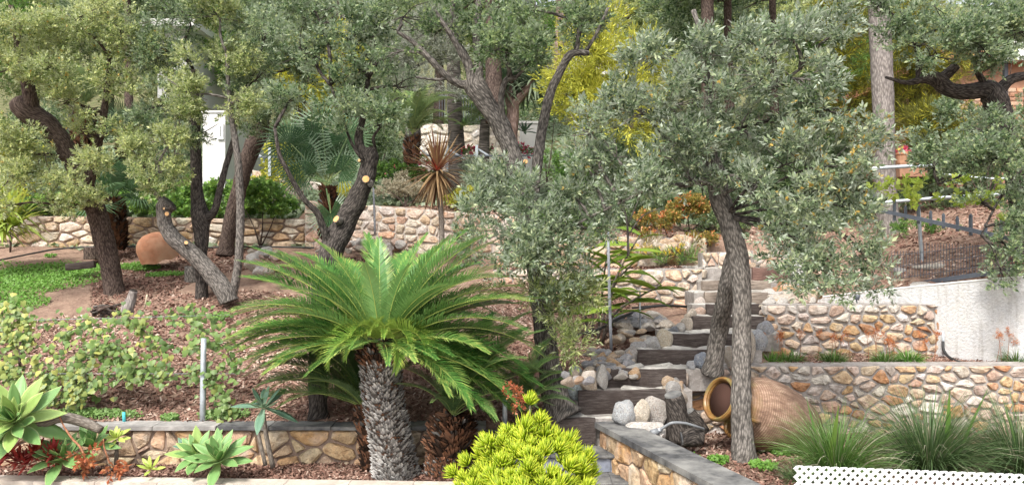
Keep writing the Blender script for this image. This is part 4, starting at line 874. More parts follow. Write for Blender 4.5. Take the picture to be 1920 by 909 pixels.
SAGO_Y = [feather('frond', r5, 1.0, 42, -75 - 16 * k, 54, .26, .012, 'leaf_sago_young', 40, .1, tint=.45) for k in range(3)]
DARK = [feather('frond', r5, 1.0, 26 + k * 5, -30 - 12 * k, 84, .17, .0095, 'leaf_cycad_dark', 26, .15, tint=.38 + .1 * (k % 2)) for k in range(4)]
def place_frond(me, parent, c, az, el, s, roll=0, name='frond'):
    """az: direction, 0 = +X, 90 = away from camera; el tilts the whole frond"""
    o = link(name, me, parent, Vector(c) - wloc(parent)); o.rotation_euler = (Matrix.Rotation(math.radians(az), 3, 'Z') @ Matrix.Rotation(-math.radians(el), 3, 'Y') @ Matrix.Rotation(math.radians(roll), 3, 'X')).to_euler(); o.scale = (s, s, s); return o
def scales(parent, path, n, size, t_lo, t_hi, seed, out=.5, name='leaf_base'):
    """old leaf bases as many small wedges on a trunk; path rows x,y,z,r"""
    r = np.random.default_rng(seed); path = np.array(path); VV = []; TT = []
    f = np.sort(r.uniform(0, 1, n)); x_ = f * (len(path) - 1); k = np.minimum(x_.astype(int), len(path) - 2); c = path[k] + (path[k + 1] - path[k]) * (x_ - k)[:, None]
    an = np.arange(n) * 2.39996 + r.uniform(-.2, .2, n); rad = np.stack([np.cos(an), np.sin(an), np.zeros(n)], 1); tan = np.stack([-np.sin(an), np.cos(an), np.zeros(n)], 1)
    s = (size * r.uniform(.7, 1.3, n))[:, None]; up = np.array([0, 0, 1.])
    b = c[:, :3] + rad * c[:, 3:4] * .97; tip = b + rad * s * out + up * s * (.55 + r.uniform(-.3, .3, (n, 1))) + tan * s * r.uniform(-.3, .3, (n, 1))
    a1 = b + tan * s * .55 - up * s * .3; a2 = b - tan * s * .55 - up * s * .3; a3 = b + up * s * .35; a4 = b - up * s * .55
    tt = t_lo + (t_hi - t_lo) * f + r.normal(0, .17, n)
    for q, lt in (([a4, a1, tip + tan * s * .14, tip - tan * s * .14], (0, 0, 1, 1)), ([a1, a3, tip, tip + tan * s * .14], (0, 0, 1, 1)), ([a2, a4, tip - tan * s * .14, tip], (0, 0, 1, 1))): VV.append(np.stack(q, 1)); TT.append(tt[:, None] + (np.array(lt) - 1) * (.5 if t_lo > .5 else .1))
    return quads(name, np.concatenate(VV), np.concatenate(TT), 'cycad_scale', parent)
# main cycad
sg = thing('sago_palm', 'large bright green sago cycad on a thick whitish scaly trunk, front centre', 'cycad', P(742, 892, 6.58))
path = catmull([(*P(745, 900, 6.58), .19), (*P(738, 860, 6.58), .165), (*P(727, 800, 6.58), .155), (*P(717, 740, 6.58), .15), (*P(714, 690, 6.58), .152), (*P(714, 655, 6.58), .16), (*P(714, 632, 6.58), .11)], 5)
V, Fc, U = tube_vf(path, 20, .1, 9); obj('trunk', V, Fc, 'bark_dark', sg, True, U)
scales(sg, path[:-8], 1900, .044, 1.0, .8, 3, .85)
scales(sg, path[-10:-2], 380, .07, .25, .2, 4, .8)
ctr = P(716, 652, 6.58); r = random.Random(4)
nf = 0
for ring, (n, el, sz) in enumerate([(7, 74, 1.05), (15, 58, 1.2), (21, 44, 1.3), (24, 31, 1.36), (24, 19, 1.36), (24, 8, 1.3)]):
    for i in range(n):
        az = 360 * (i + (ring % 2) * .5) / n + r.uniform(-6, 6); e_ = el + r.uniform(-6, 6); f_ = -math.sin(math.radians(az))
        if f_ > .35 and ring >= 3 and r.random() < .6: continue
        if f_ > .62 and ring >= 1: continue
        s = sz * r.uniform(.92, 1.05) * (.72 if f_ > .35 else 1)
        if ring == 5 and math.cos(math.radians(az)) < -.2: continue
        place_frond(r.choice(SAGO_UP if ring < 2 else SAGO), sg, ctr + Vector((math.cos(math.radians(az)) * .07, math.sin(math.radians(az)) * .07, .015 * (5 - ring))), az, e_ - 6, s, r.uniform(-14, 14)); nf += 1
for az, el, s in [(-12, -8, 1.35), (-22, -14, 1.3), (2, -14, 1.42), (14, -10, 1.45), (28, -16, 1.4), (-32, -10, 1.1), (-5, -22, 1.3), (8, -24, 1.35), (20, -24, 1.35), (-18, -26, 1.15), (40, -14, 1.35), (188, 4, 1.3), (176, 0, 1.32), (198, 2, 1.2), (210, 0, 1.0), (240, 2, .72), (232, -6, .8), (255, 6, .6), (300, 2, .7), (318, -2, .85), (285, 6, .6), (184, 8, 1.3), (192, -2, 1.25), (172, 6, 1.35), (180, -4, 1.15), (204, -4, 1.0), (166, 0, 1.3), (55, -10, 1.3), (130, -10, 1.3), (-42, -12, .95), (-50, -4, .8)]:
    place_frond(r.choice(SAGO), sg, ctr, az + r.uniform(-3, 3), el + r.uniform(-3, 3), s, r.uniform(-14, 14))
for az, el, s in [(205, 25, .5), (235, 35, .45), (262, 28, .42), (285, 30, .48), (315, 20, .55), (340, 28, .5), (180, 38, .5), (222, 2, .66), (300, -2, .6), (160, 45, .45), (240, 10, .55), (320, 5, .68), (200, 8, .7), (270, 50, .4), (345, 10, .7)]:
    place_frond(r.choice(SAGO_Y), sg, ctr + Vector((0, -.05, .03)), az, el, s, r.uniform(-15, 15), 'young_frond')
# pups
c2 = thing('sago_palm', 'smaller dark cycad half hidden left behind the big one', 'cycad', P(697, 876, 6.8))
path = catmull([(*P(700, 885, 6.8), .1), (*P(698, 830, 6.8), .1), (*P(688, 775, 6.8), .1), (*P(686, 760, 6.8), .06)], 5); V, Fc, U = tube_vf(path, 14, .1, 9); obj('trunk', V, Fc, 'bark_shaggy', c2, True, U); scales(c2, path, 400, .05, .1, .3, 5, .7)
c_ = P(684, 765, 6.8)
for az, el, s in [(172, 22, 1.15), (182, 12, 1.1), (160, 30, 1.2), (195, 24, 1.0), (175, 40, 1.2), (150, 40, 1.1), (188, 2, 1.0), (168, 34, 1.05), (205, 5, .8), (120, 40, .9), (60, 40, .9), (20, 30, .8), (-20, 20, .6), (230, 25, .7), (178, 30, 1.25), (165, 20, 1.2), (185, 18, 1.2), (172, 46, 1.15), (192, 34, 1.15), (158, 46, 1.1), (202, 16, .95), (170, 8, 1.05)]:
    place_frond(r.choice(DARK), c2, c_, az, el, s, r.uniform(-10, 10))
c3 = thing('sago_palm', 'dark cycad with short rusty brown trunk in front of the low wall', 'cycad', P(838, 888, 6.62))
path = catmull([(*P(838, 896, 6.62), .17), (*P(838, 870, 6.62), .17), (*P(842, 835, 6.62), .16), (*P(848, 800, 6.62), .14), (*P(850, 785, 6.62), .08)], 5); V, Fc, U = tube_vf(path, 16, .1, 9); obj('trunk', V, Fc, 'bark_shaggy', c3, True, U)
scales(c3, path[:9], 500, .05, .6, .3, 6, .6); scales(c3, path[9:], 500, .08, .15, .22, 7, .9)
c_ = P(850, 780, 6.62)
for az, el, s in [(-20, 12, .85), (10, 28, 1.0), (-45, 10, .62), (-68, 25, .55), (-80, 30, .5), (-110, 25, .5), (35, 40, 1.1), (60, 50, 1.1), (90, 48, 1.0), (120, 45, 1.0), (150, 40, .9), (180, 35, .8), (-5, 42, 1.1), (20, 15, 1.1), (-30, 38, .95), (75, 30, 1.0), (45, 22, 1.0), (200, 30, .6), (15, 50, 1.15), (0, 4, .9)]:
    place_frond(r.choice(DARK), c3, c_, az, el, s, r.uniform(-15, 15))
c4 = thing('sago_palm', 'dark young cycad tucked between the leaning oak trunk and the lowest steps', 'cycad', P(985, 790, 6.95))
c_ = P(985, 775, 6.95)
path = catmull([(*P(985, 800, 6.95), .09), (*P(985, 785, 6.95), .09), (*P(985, 770, 6.95), .05)], 3); V, Fc, U = tube_vf(path, 12, .1, 9); obj('trunk', V, Fc, 'bark_shaggy', c4, True, U)
for az, el, s in [(-15, 30, .55), (5, 45, .62), (-40, 35, .5), (25, 30, .6), (-70, 40, .45), (60, 50, .7), (110, 50, .7), (150, 45, .6), (-100, 50, .4), (10, 60, .7), (40, 62, .8), (-5, 15, .5)]:
    place_frond(r.choice(DARK), c4, c_, az, el, s, r.uniform(-15, 15))
# date palm (young, feather fronds) behind
DATE = [feather('frond', r5, 1.0, 38, -38 - 12 * k, 50, .2, .016, 'leaf_date_palm', 15, .25, tint=.6) for k in range(3)]
dp = thing('palm_tree', 'young date palm with arching feather fronds on the flower terrace', 'palm', P(772, 300, 12.9))
path = catmull([(*P(772, 305, 12.9), .08), (*P(772, 280, 12.9), .1), (*P(774, 256, 12.9), .09)], 3); V, Fc, U = tube_vf(path, 10); obj('trunk', V, Fc, 'bark_shaggy', dp, True, U); scales(dp, path, 200, .07, .2, .3, 9, .9)
for i in range(17): place_frond(r.choice(DATE), dp, P(774, 252, 12.9), i * 41 % 360, 8 + (i * 17) % 40, r.uniform(.8, 1.05), r.uniform(-10, 10))
for i in range(10): place_frond(r.choice(DATE), dp, P(774, 250, 12.9), -25 + i * 22, 35 + (i * 13) % 30, r.uniform(.95, 1.15), r.uniform(-10, 10))
dp2 = thing('palm_tree', 'drooping pale palm fronds right of the smooth palm trunk', 'palm', P(915, 300, 14.5))
path = catmull([(*P(908, 330, 14.5), .1), (*P(908, 265, 14.5), .1), (*P(910, 225, 14.5), .09)], 3); V, Fc, U = tube_vf(path, 10); obj('trunk', V, Fc, 'bark_palm', dp2, True, U)
for i in range(16): place_frond(r.choice(DATE), dp2, P(910, 222, 14.5), i * 47 % 360, -10 + (i * 17) % 50, r.uniform(.7, .9), r.uniform(-10, 10))
# fan palms
def fan_leaf(r, R, n=34, spread=300, mat='leaf_fan', droop=.12, pet=.5, tint=.4):
    """leaf in local space, petiole along +X, blade beyond"""
    Vs = []; Ts = []; c = np.array([pet, 0, 0]); 
    for i in range(n):
        a_ = math.radians(-spread / 2 + spread * (i + .5) / n); l = R * (1 - .22 * abs(a_) / math.pi) * r.uniform(.93, 1.05)
        d = np.array([math.cos(a_), math.sin(a_), .12]); s = np.array([-math.sin(a_), math.cos(a_), 0]); w_ = R * math.radians(spread) / n * .33
        z = np.array([0, 0, 1]) * .012; m1 = c + d * l * .55; e_ = c + d * l - np.array([0, 0, 1]) * l * (droop + r.uniform(0, .1)); t_ = tint + r.normal(0, .1)
        Vs += [[c, m1 - s * w_ * .5 * 1.0, m1 + z * 1.5, c], [c, m1 + z * 1.5, m1 + s * w_ * .5, c]]; Vs[-2] = [c, m1 - s * w_ * .5, m1 + z, c + z * .1]; Vs[-1] = [c + z * .1, m1 + z, m1 + s * w_ * .5, c]
        Vs += [[m1 - s * w_ * .5, m1 + s * w_ * .5, e_ + s * .002, e_ - s * .002]]; Ts += [t_, t_, t_ + .1]
    Vs = np.array(Vs).reshape(-1, 3); nV = len(Vs); tv, tf, _ = tube_vf([(0, 0, 0, .012), (pet * .5, 0, .01, .009), (pet, 0, 0, .007)], 5)
    me = bpy.data.meshes.new('fan_leaf'); me.from_pydata([tuple(v) for v in Vs] + [tuple(v) for v in tv], [], [tuple(range(i, i + 4)) for i in range(0, nV, 4)] + [tuple(nV + k for k in f) for f in tf])
    at = me.attributes.new('tint', 'FLOAT', 'POINT'); at.data.foreach_set('value', np.clip(np.concatenate([np.repeat(Ts, 4), np.full(len(tv), .8)]), 0, 1).astype(np.float32)); me.materials.append(MAT[mat]); return me
FAN = [fan_leaf(r5, .5, droop=.06 + .12 * k) for k in range(3)]
def fan_palm(label, base, head, w_, nl, s, seed, shag=True, mat='bark_shaggy'):
    t = thing('fan_palm', label, 'palm', P(*base)); r = random.Random(seed); Yb = base[2]
    path = catmull([(*P(base[0], base[1] + 8, Yb), w_ * Yb / F / 2 * 1.1), (*P((base[0] + head[0]) / 2 + 2, (base[1] + head[1]) / 2, Yb), w_ * Yb / F / 2), (*P(head[0], head[1], Yb), w_ * Yb / F / 2 * .8)], 6)
    V, Fc, U = tube_vf(path, 12, .1, 9); obj('trunk', V, Fc, mat, t, True, U)
    if shag: scales(t, path, int(w_ * 22), .07, .1, .3, seed, 1.0)
    for i in range(nl):
        az = i * 137.5 % 360; el = 75 - 105 * (i / nl) + r.uniform(-8, 8)
        o = place_frond(r.choice(FAN), t, P(head[0], head[1], Yb), az, el, s * r.uniform(.85, 1.15), r.uniform(-25, 25), 'fan_leaf')
    return t
fan_palm('dark green fan palm with shaggy orange trunk beside the pollarded oak', (616, 440, 10.8), (614, 352, 10.8), 22, 0, 1, 1)
# its leaves are hand-placed so the two big round fans show
fp = [o for o in bpy.data.objects if o.get('label', '').startswith('dark green fan palm with shaggy')][0]
for px, py, az, el, s in [(588, 262, 95, 62, 1.25), (628, 292, 60, 66, 1.15), (560, 300, 160, 40, 1.1), (605, 240, 90, 80, 1.1), (640, 320, 10, 30, .9), (570, 330, 190, 10, .9), (620, 400, 300, -60, .8), (600, 300, 120, 70, 1.2), (650, 260, 40, 50, 1.0), (545, 270, 150, 55, 1.1)]:
    p0 = P(614, 350, 10.8); p1 = P(px, py, 10.8 + .35 * math.sin(math.radians(az)))
    tube('petiole', [(p0, .013), (p0.lerp(p1, .5) + Vector((0, 0, .03)), .011), (p1, .009)], 'petiole', fp, 5)
    o = link('fan_leaf', r.choice(FAN), fp, p1 - wloc(fp)); o.scale = (s, s, s)
    o.rotation_euler = (math.radians(-(r.uniform(50, 80))) if True else 0, math.radians(r.uniform(-15, 15)), math.radians(r.uniform(-20, 20)))
    d = (p1 - p0).normalized(); nrmv = Vector((r.uniform(-.3, .3), -1, .45)).normalized(); x_ = (d - nrmv * d.dot(nrmv)).normalized(); y_ = nrmv.cross(x_)
    Mx = Matrix((x_, y_, nrmv)).transposed(); o.rotation_euler = Mx.to_euler(); o.location = p1 - wloc(fp) - x_ * .5 * s
fan_palm('small fan palm with dark shaggy trunk right behind the leaning left oak', (216, 458, 12.2), (213, 372, 12.2), 28, 16, .85, 2)
fan_palm('second small fan palm at the left, only a dark fan showing between leaves', (232, 330, 14.0), (232, 262, 14.0), 20, 9, .9, 3)
pt = thing('palm_tree', 'palm with a pineapple-like orange-brown trunk top seen through the left oak', 'palm', P(155, 330, 13)); path = catmull([(*P(160, 330, 13), .13), (*P(156, 260, 13), .13), (*P(155, 205, 13), .12)], 5); V, Fc, U = tube_vf(path, 12); obj('trunk', V, Fc, 'bark_shaggy', pt, True, U); scales(pt, path, 500, .1, .2, .5, 12, 1)
for i in range(12): place_frond(r.choice(DATE), pt, P(155, 203, 13), i * 137 % 360, 20 + (i * 23) % 50, .9)
# strap-leaved plants
def straps(name, parent, c, n, L, W, mat, seed, lo=-60, hi=80, droop=.5, seg=4, tint=.4, fold=.15):
    r = np.random.default_rng(seed); c = np.array(c); VV = []; TT = []
    for i in range(n):
        az = i * 2.39996 + r.uniform(-.2, .2); el = math.radians(lo + (hi - lo) * (i + .5) / n + r.uniform(-8, 8)); l = L * r.uniform(.75, 1.15)
        d = np.array([math.cos(az) * math.cos(el), math.sin(az) * math.cos(el), math.sin(el)]); s = np.array([-math.sin(az), math.cos(az), 0]); p = c + d * .02; t_ = tint + r.normal(0, .18); dd = d.copy(); pw = W * .5
        for k in range(seg):
            f = (k + 1) / seg; dd = nrmz(dd + np.array([0, 0, -1]) * droop / seg * math.cos(el)); q = p + dd * l / seg; w_ = W * max(.04, math.sin(math.pi * min(1, .25 + .75 * f)) ** .8 if f < 1 else .04)
            up = np.cross(s, dd) * W * fold
            VV += [[p - s * pw / 2 + up * 0, p, q, q - s * w_ / 2], [p, p + s * pw / 2, q + s * w_ / 2, q]]; TT += [t_ - .1 + .25 * f] * 2; p = q; pw = w_
    return quads(name, np.array(VV), np.array(TT), mat, parent)
co = thing('cordyline', 'spiky red-bronze cordyline on a thin stem before the tall fieldstone wall', 'cordyline', P(826, 470, 11.4))
tube('trunk', [(P(828, 480, 11.4), .05), (P(828, 420, 11.4), .04), (P(822, 330, 11.4), .045)], 'bark_stem', co, 8)
straps('leaf_crown', co, P(820, 322, 11.4), 170, .62, .035, 'leaf_cordyline', 3, -80, 85, .5, tint=.35)
straps('young_leaf', co, P(820, 322, 11.4), 60, .2, .03, 'leaf_red', 4, 10, 88, .2, tint=.5)
dr = thing('dragon_tree', 'dragon tree with forked smooth brown limbs and strap leaves behind the leaning oak', 'tree', P(962, 300, 13.5))
trunk(dr, [(958, 320, 13.5, 26), (960, 260, 13.5, 22), (962, 205, 13.5, 24), (960, 190, 13.5, 20)], 'bark_pink')
for k, (a_, b_) in enumerate([(935, 165), (958, 150), (985, 160), (1000, 150), (925, 150), (970, 140)]):
    tube('limb', [(P(961, 200, 13.5), .08), (P((961 + a_) / 2, 172 + 5, 13.5 + .1 * (k % 3)), .07), (P(a_, b_, 13.5 + .2 * (k % 3)), .06)], 'bark_pink', dr, 8)
    straps('leaf_crown', dr, P(a_, b_, 13.5 + .2 * (k % 3)), 70, .62, .045, 'leaf_dragon', 10 + k, -50, 80, .7)
# ------------------------------------------------------------------ hedges and shrubs
def bush(name, label, cat, clumps, kind, mat, seed, dens=1, tint0=.5, flowers=None, group=None, stem='bark_brown', up=.5):
    Yc = clumps[0][2]; lo = max(c[1] + c[4] for c in clumps); b = P(sum(c[0] for c in clumps) / len(clumps), lo, Yc); b.z = gzf(b.x, b.y)
    t = thing(name, label, cat, b, group)
    if stem:
        V, Fc, U = [], [], []
        for c in clumps: tube_vf(catmull([(*b, .015), (*(b.lerp(P(*c[:3]), .5) + Vector((.03, 0, .02))), .01), (*P(*c[:3]), .004)], 3), 5, vf=(V, Fc, U))
        obj('stem', V, Fc, stem, t, True, U)
    foliage('foliage', t, clumps, kind, mat, dens, seed, tint0=tint0, flowers=flowers, up=up)
    return t
bush('ivy_hedge', 'bright green ivy bank spilling along the top of the far left wall', 'hedge', [(x_, 382 + (i % 3) * 4, 13.3 + (i % 2) * .3, 42, 24) for i, x_ in enumerate(range(20, 540, 38))] + [(x_, 358, 13.7, 40, 20) for x_ in range(240, 540, 45)], 'ivy', 'leaf_ivy', 201, 1.1, .78, stem=None)
bush('shrub', 'dense green leafy shrub at the right end of the ivy bank', 'shrub', [(490, 375, 12.9, 46, 32), (455, 385, 13.0, 30, 24), (520, 390, 12.9, 24, 20)], 'ivy', 'leaf_ivy', 202, 1.1, .7)
bush('shrub', 'yellow-flowering shrub behind the white railing at left of the fan palm', 'shrub', [(520, 300, 14.5, 32, 28), (540, 330, 14.3, 36, 24), (505, 340, 14.2, 30, 18)], 'bush', 'leaf_wattle', 203, .9, .8)
bush('shrub', 'small round golden shrub right of the fan palm trunk', 'shrub', [(645, 356, 12.8, 18, 12)], 'small', 'leaf_wattle', 204, 1.3, .8)
bush('shrub', 'pale dried-flower shrub on top of the tall fieldstone wall', 'shrub', [(728, 358, 12.9, 30, 22), (765, 355, 13.0, 26, 18), (792, 362, 13.0, 26, 18), (752, 335, 13.2, 22, 12)], 'small', 'leaf_pale_shrub', 205, .9, .5)
bush('shrub', 'fresh green shrub with a few red blooms behind the pale dried-flower shrub', 'shrub', [(730, 325, 13.6, 44, 22), (770, 320, 13.8, 30, 22), (700, 340, 13.4, 24, 24), (800, 340, 13.5, 24, 18)], 'bush', 'leaf_ivy', 206, .9, .45, ('flower_pink', .05, .05))
bush('shrub', 'low yellow-green shrub at the foot of the smooth palm trunk', 'shrub', [(868, 366, 12.7, 28, 14), (845, 380, 12.6, 20, 10)], 'small', 'leaf_wattle', 207, 1.2, .45)
bush('shrub', 'grey-green lavender-like shrub right of the smooth palm trunk', 'shrub', [(888, 320, 13.6, 26, 28), (925, 330, 13.4, 34, 24), (900, 345, 13.2, 26, 16)], 'olive', 'leaf_silver', 208, .9, .4)
bush('shrub', 'red geranium bed in front of the scissor-braced rail', 'shrub', [(905, 285, 14.8, 20, 8), (880, 288, 14.8, 12, 7), (975, 285, 14.8, 20, 10)], 'small', 'leaf_ivy', 209, .8, .4, ('flower_pink', .5, .06))
bush('shrub', 'orange-berried shrub below the silvery crown beside the upper terrace', 'shrub', [(1240, 415, 11.5, 42, 26), (1290, 405, 11.6, 44, 34), (1310, 440, 11.4, 34, 22), (1220, 445, 11.3, 26, 14)], 'small', 'leaf_orange', 210, 1.1, .3, ('flower_orange', .14, .04))
bush('shrub', 'dark green shrub behind the orange-berried one', 'shrub', [(1330, 400, 12.3, 44, 44), (1380, 420, 12.3, 34, 36), (1280, 380, 12.4, 50, 30), (1180, 400, 12.5, 60, 46)], 'bush', 'leaf_dark', 211, .9, .5)
bush('shrub', 'bright leafy hedge seen through the crown left of the forked oak', 'shrub', [(1060, 330, 13.0, 60, 60, .9), (1010, 400, 12.8, 60, 40, .9), (1080, 430, 12.6, 60, 36, .9), (980, 440, 12.6, 46, 26, .9)], 'bush', 'leaf_ivy', 212, .8, .4)
bush('shrub', 'yellow-green shrub at the far left edge beyond the wall', 'shrub', [(10, 350, 12.6, 30, 26), (30, 300, 13.5, 50, 60, .8)], 'bush', 'leaf_wattle', 213, .8, .45)
bush('grape_vine', 'bright green grape vine growing along the grey pipes behind the fence', 'vine', [(1645, 355, 9.6, 18, 12), (1680, 350, 9.6, 24, 14), (1735, 352, 9.4, 22, 12), (1712, 378, 9.3, 14, 10), (1790, 385, 9.3, 34, 18, .9), (1850, 380, 9.2, 40, 18, .8), (1800, 340, 9.6, 40, 14, .6), (1870, 420, 9.0, 24, 14, .5), (1880, 340, 9.2, 26, 20, .5)], 'ivy', 'leaf_grape', 214, .75, .5, stem=None)
bush('shrub', 'sword-leaved yellowish shrub below the horizontal limb of the right oak', 'shrub', [(1740, 215, 12.5, 55, 34), (1780, 250, 12.4, 50, 30), (1720, 260, 12.6, 50, 30)], 'needle', 'leaf_conifer', 215, .9, .55)
bush('shrub', 'green shrub mass beyond the pipes at far right', 'shrub', [(1830, 330, 12.5, 70, 50), (1750, 330, 12.0, 56, 40, 1.1), (1700, 370, 12.2, 40, 30), (1900, 300, 12.5, 50, 60), (1800, 400, 12.0, 70, 26, .8), (1890, 400, 11.5, 40, 36, .8)], 'bush', 'leaf_dark', 216, .8, .5)
bush('shrub', 'weedy green undergrowth at the foot of the pale pine trunk', 'shrub', [(1700, 425, 11.0, 36, 16, .9), (1745, 432, 10.8, 40, 14, .9), (1790, 440, 10.6, 30, 10, .8)], 'small', 'leaf_ivy', 217, .8, .4, stem=None)
bush('shrub', 'hanging green shrub behind the far left wall seen under the crown', 'shrub', [(60, 372, 13.6, 50, 30), (130, 375, 13.6, 40, 24)], 'bush', 'leaf_oak', 218, .9, .5)
bush('shrub', 'small mixed shrub in the rocks right behind the big cycad crown', 'shrub', [(560, 500, 10.8, 20, 10), (525, 512, 10.6, 20, 8)], 'small', 'leaf_dark', 219, 1, .5)
# mid band to close the hillside behind the crowns
for i, (x_, y_, Yq, rx, rz, lm) in enumerate([(330, 310, 17, 70, 34, 'leaf_dark'), (560, 260, 17.5, 60, 40, 'leaf_oak'), (680, 270, 17, 60, 44, 'leaf_dark'), (1010, 180, 18, 60, 50, 'leaf_oak'), (1180, 300, 16, 90, 60, 'leaf_dark'), (1300, 280, 16.5, 90, 80, 'leaf_oak'), (1450, 330, 16, 90, 60, 'leaf_dark'), (1440, 250, 17, 80, 70, 'leaf_oak'), (1560, 330, 15.5, 70, 70, 'leaf_dark'), (1450, 430, 13.5, 70, 40, 'leaf_dark'), (1600, 430, 13.5, 60, 36, 'leaf_dark'), (60, 250, 16.5, 80, 50, 'leaf_dark'), (700, 200, 18, 60, 46, 'leaf_dark')]):
    bush('shrub', 'rounded background shrub on the hillside ' + ['behind the ivy bank', 'above the fan palm', 'between fan palm and date palm', 'behind the dragon tree', 'behind the wattle foot', 'behind the forked oak fork', 'behind the drooping silvery sprays', 'above the drooping silvery sprays', 'left of the pale pine trunk', 'beyond the white pillar', 'beyond the spiked railing end', 'behind the left oak crown', 'left of the olive tree'][i], 'shrub', [(x_, y_, Yq, rx, rz), (x_ + rx * .5, y_ + rz * .5, Yq, rx * .7, rz * .6)], 'far', lm, 240 + i, .8, .45, group='shrubs on the hillside')
# ------------------------------------------------------------------ agaves
def agave_leaf(r, L, W, curve):
    n = 7; V = []; U = []
    for i in range(n + 1):
        f = i / n; w_ = W * (.38 + .62 * math.sin(math.pi * min(1, f * 1.12 + .02)) if f < .5 else math.sin(math.pi * (.5 + (f - .5) * 1.0)) ** .75) * .5
        w_ = W * .5 * [.42, .5, .72, .94, 1.0, .86, .5, .02][i]
        x_ = L * f; z = curve * L * f * f * .9 - .0
        for k, (s, dz) in enumerate(((-1, .16), (-.5, .05), (0, 0), (.5, .05), (1, .16))): V.append((x_, s * w_, z + dz * w_ * 2 * (1 - f * .5))); U.append((k / 4, f))
    for i in range(n + 1):
        for k in range(5): x_, y_, z = V[i * 5 + k]; V.append((x_, y_ * .98, z - .012 * (1 - i / n) - .003)); U.append((k / 4, i / n))
    Fc = [(i * 5 + k, i * 5 + 5 + k, i * 5 + 6 + k, i * 5 + 1 + k) for i in range(n) for k in range(4)]
    o = 5 * (n + 1); Fc += [(o + i * 5 + k, o + i * 5 + 1 + k, o + i * 5 + 6 + k, o + i * 5 + 5 + k) for i in range(n) for k in range(4)]
    for i in range(n): Fc += [(i * 5, o + i * 5, o + i * 5 + 5, i * 5 + 5), (i * 5 + 4, i * 5 + 9, o + i * 5 + 9, o + i * 5 + 4)]
    return V, Fc, U
AG = {}
for mt in ('agave_green', 'agave_pale', 'agave_blue', 'agave_yellow'):
    AG[mt] = []
    for cv in (.05, -.12, -.3, .18):
        V, Fc, U = agave_leaf(r, 1, .36, cv); me = mesh('leaf', V, Fc, mt, True, U); AG[mt].append(me)
def agave_plant(label, px, py, Y, rpx, n, mt, seed, tilt=(25, -15), stem=None, lo=0, hi=85, wid=1.0, face=None, mts=None):
    r = random.Random(seed); c = P(px, py, Y); L = rpx * Y / F
    base = c.copy(); base.z = gzf(c.x, c.y); t = thing('agave', label, 'agave', base)
    if stem: 
        for s_ in stem: tube('stem', pts_px(s_), 'bark_stem', t, 8, amp=.05)
    A = Vector(face or (0, -.55, .8)).normalized()   # rosette axis
    q = Vector((0, 0, 1)).rotation_difference(A)
    for i in range(n):
        az = i * 137.5; el = lo + (hi - lo) * (i / n) ** .8 + r.uniform(-6, 6); s = L * (1.05 - .5 * (i / n) ** 1.5) * r.uniform(.9, 1.08)
        o = link('leaf', r.choice(AG[r.choice(mts) if mts else mt]), t, c - wloc(t))
        R_ = q.to_matrix() @ Matrix.Rotation(math.radians(az), 3, 'Z') @ Matrix.Rotation(-math.radians(el), 3, 'Y')
        o.rotation_euler = R_.to_euler(); o.scale = (s, s * wid, s); o.location += R_ @ Vector((.012, 0, 0))
    return t
agave_plant('huge pale green soft agave rosette at the left edge on a thick horizontal stem', 30, 792, 6.3, 86, 38, 'agave_green', 1, lo=-12, hi=86, wid=.88, face=(.1, -.75, .6), mts=['agave_green', 'agave_pale'],
            stem=[[(190, 806, 6.5, 15), (160, 792, 6.5, 19), (120, 782, 6.45, 20), (85, 790, 6.4, 20), (50, 800, 6.4, 20)]])
agave_plant('wide green agave behind the red-leaved clump, left front', 118, 862, 6.45, 62, 22, 'agave_green', 2, lo=5, hi=80)
agave_plant('agave rising behind the orange drooping flower head', 175, 838, 6.6, 46, 18, 'agave_green', 3, lo=15, hi=85)
agave_plant('small yellow-green agave rosette perched above the low wall', 219, 822, 6.7, 26, 14, 'agave_yellow', 4, lo=0, hi=75, stem=[[(218, 870, 6.7, 8), (219, 828, 6.7, 7)]])
agave_plant('tiny yellowish agave at the foot of the wall', 283, 880, 6.4, 26, 12, 'agave_yellow', 5, lo=10, hi=75, wid=.8)
agave_plant('left one of the twin green agaves in front of the low wall', 372, 856, 6.5, 56, 24, 'agave_pale', 6, lo=0, hi=82, wid=.95, mts=['agave_pale', 'agave_green', 'agave_green'])
agave_plant('right one of the twin green agaves leaning over the pale kerb', 412, 864, 6.35, 62, 24, 'agave_green', 7, lo=0, hi=82, wid=.9)
agave_plant('blue-grey agave held above the wall cap on two bare stems', 495, 764, 6.6, 60, 13, 'agave_blue', 8, lo=-20, hi=70, wid=.72, face=(0, -.4, .9), stem=[[(512, 876, 6.62, 10), (500, 820, 6.6, 9), (494, 775, 6.6, 8)], [(498, 872, 6.6, 8), (486, 820, 6.6, 7), (480, 790, 6.6, 6)]])
agave_plant('small agave rosette against the low wall left of the twins', 350, 842, 6.75, 24, 12, 'agave_blue', 18, lo=10, hi=80)
ag2 = agave_plant('small aloe on the upper terrace beside the dragon tree', 983, 248, 14.2, 26, 16, 'agave_blue', 9, lo=0, hi=80, wid=.5)
agave_plant('green agave right of the smooth palm trunk high on the terrace', 872, 235, 14.6, 20, 14, 'agave_green', 10, lo=0, hi=80, wid=.6)
rb = thing('bromeliad', 'dark red-leaved clump beneath the huge agave at the left kerb', 'bromeliad', P(40, 878, 6.35))
for k, (a_, b_) in enumerate([(8, 862), (35, 866), (62, 856), (92, 866), (100, 852), (20, 850), (50, 872), (70, 845), (-10, 860)]): straps('leaf_tuft', rb, P(a_, b_, 6.38), 34, .13, .026, 'leaf_red', 20 + k, -10, 85, .4, tint=.45)
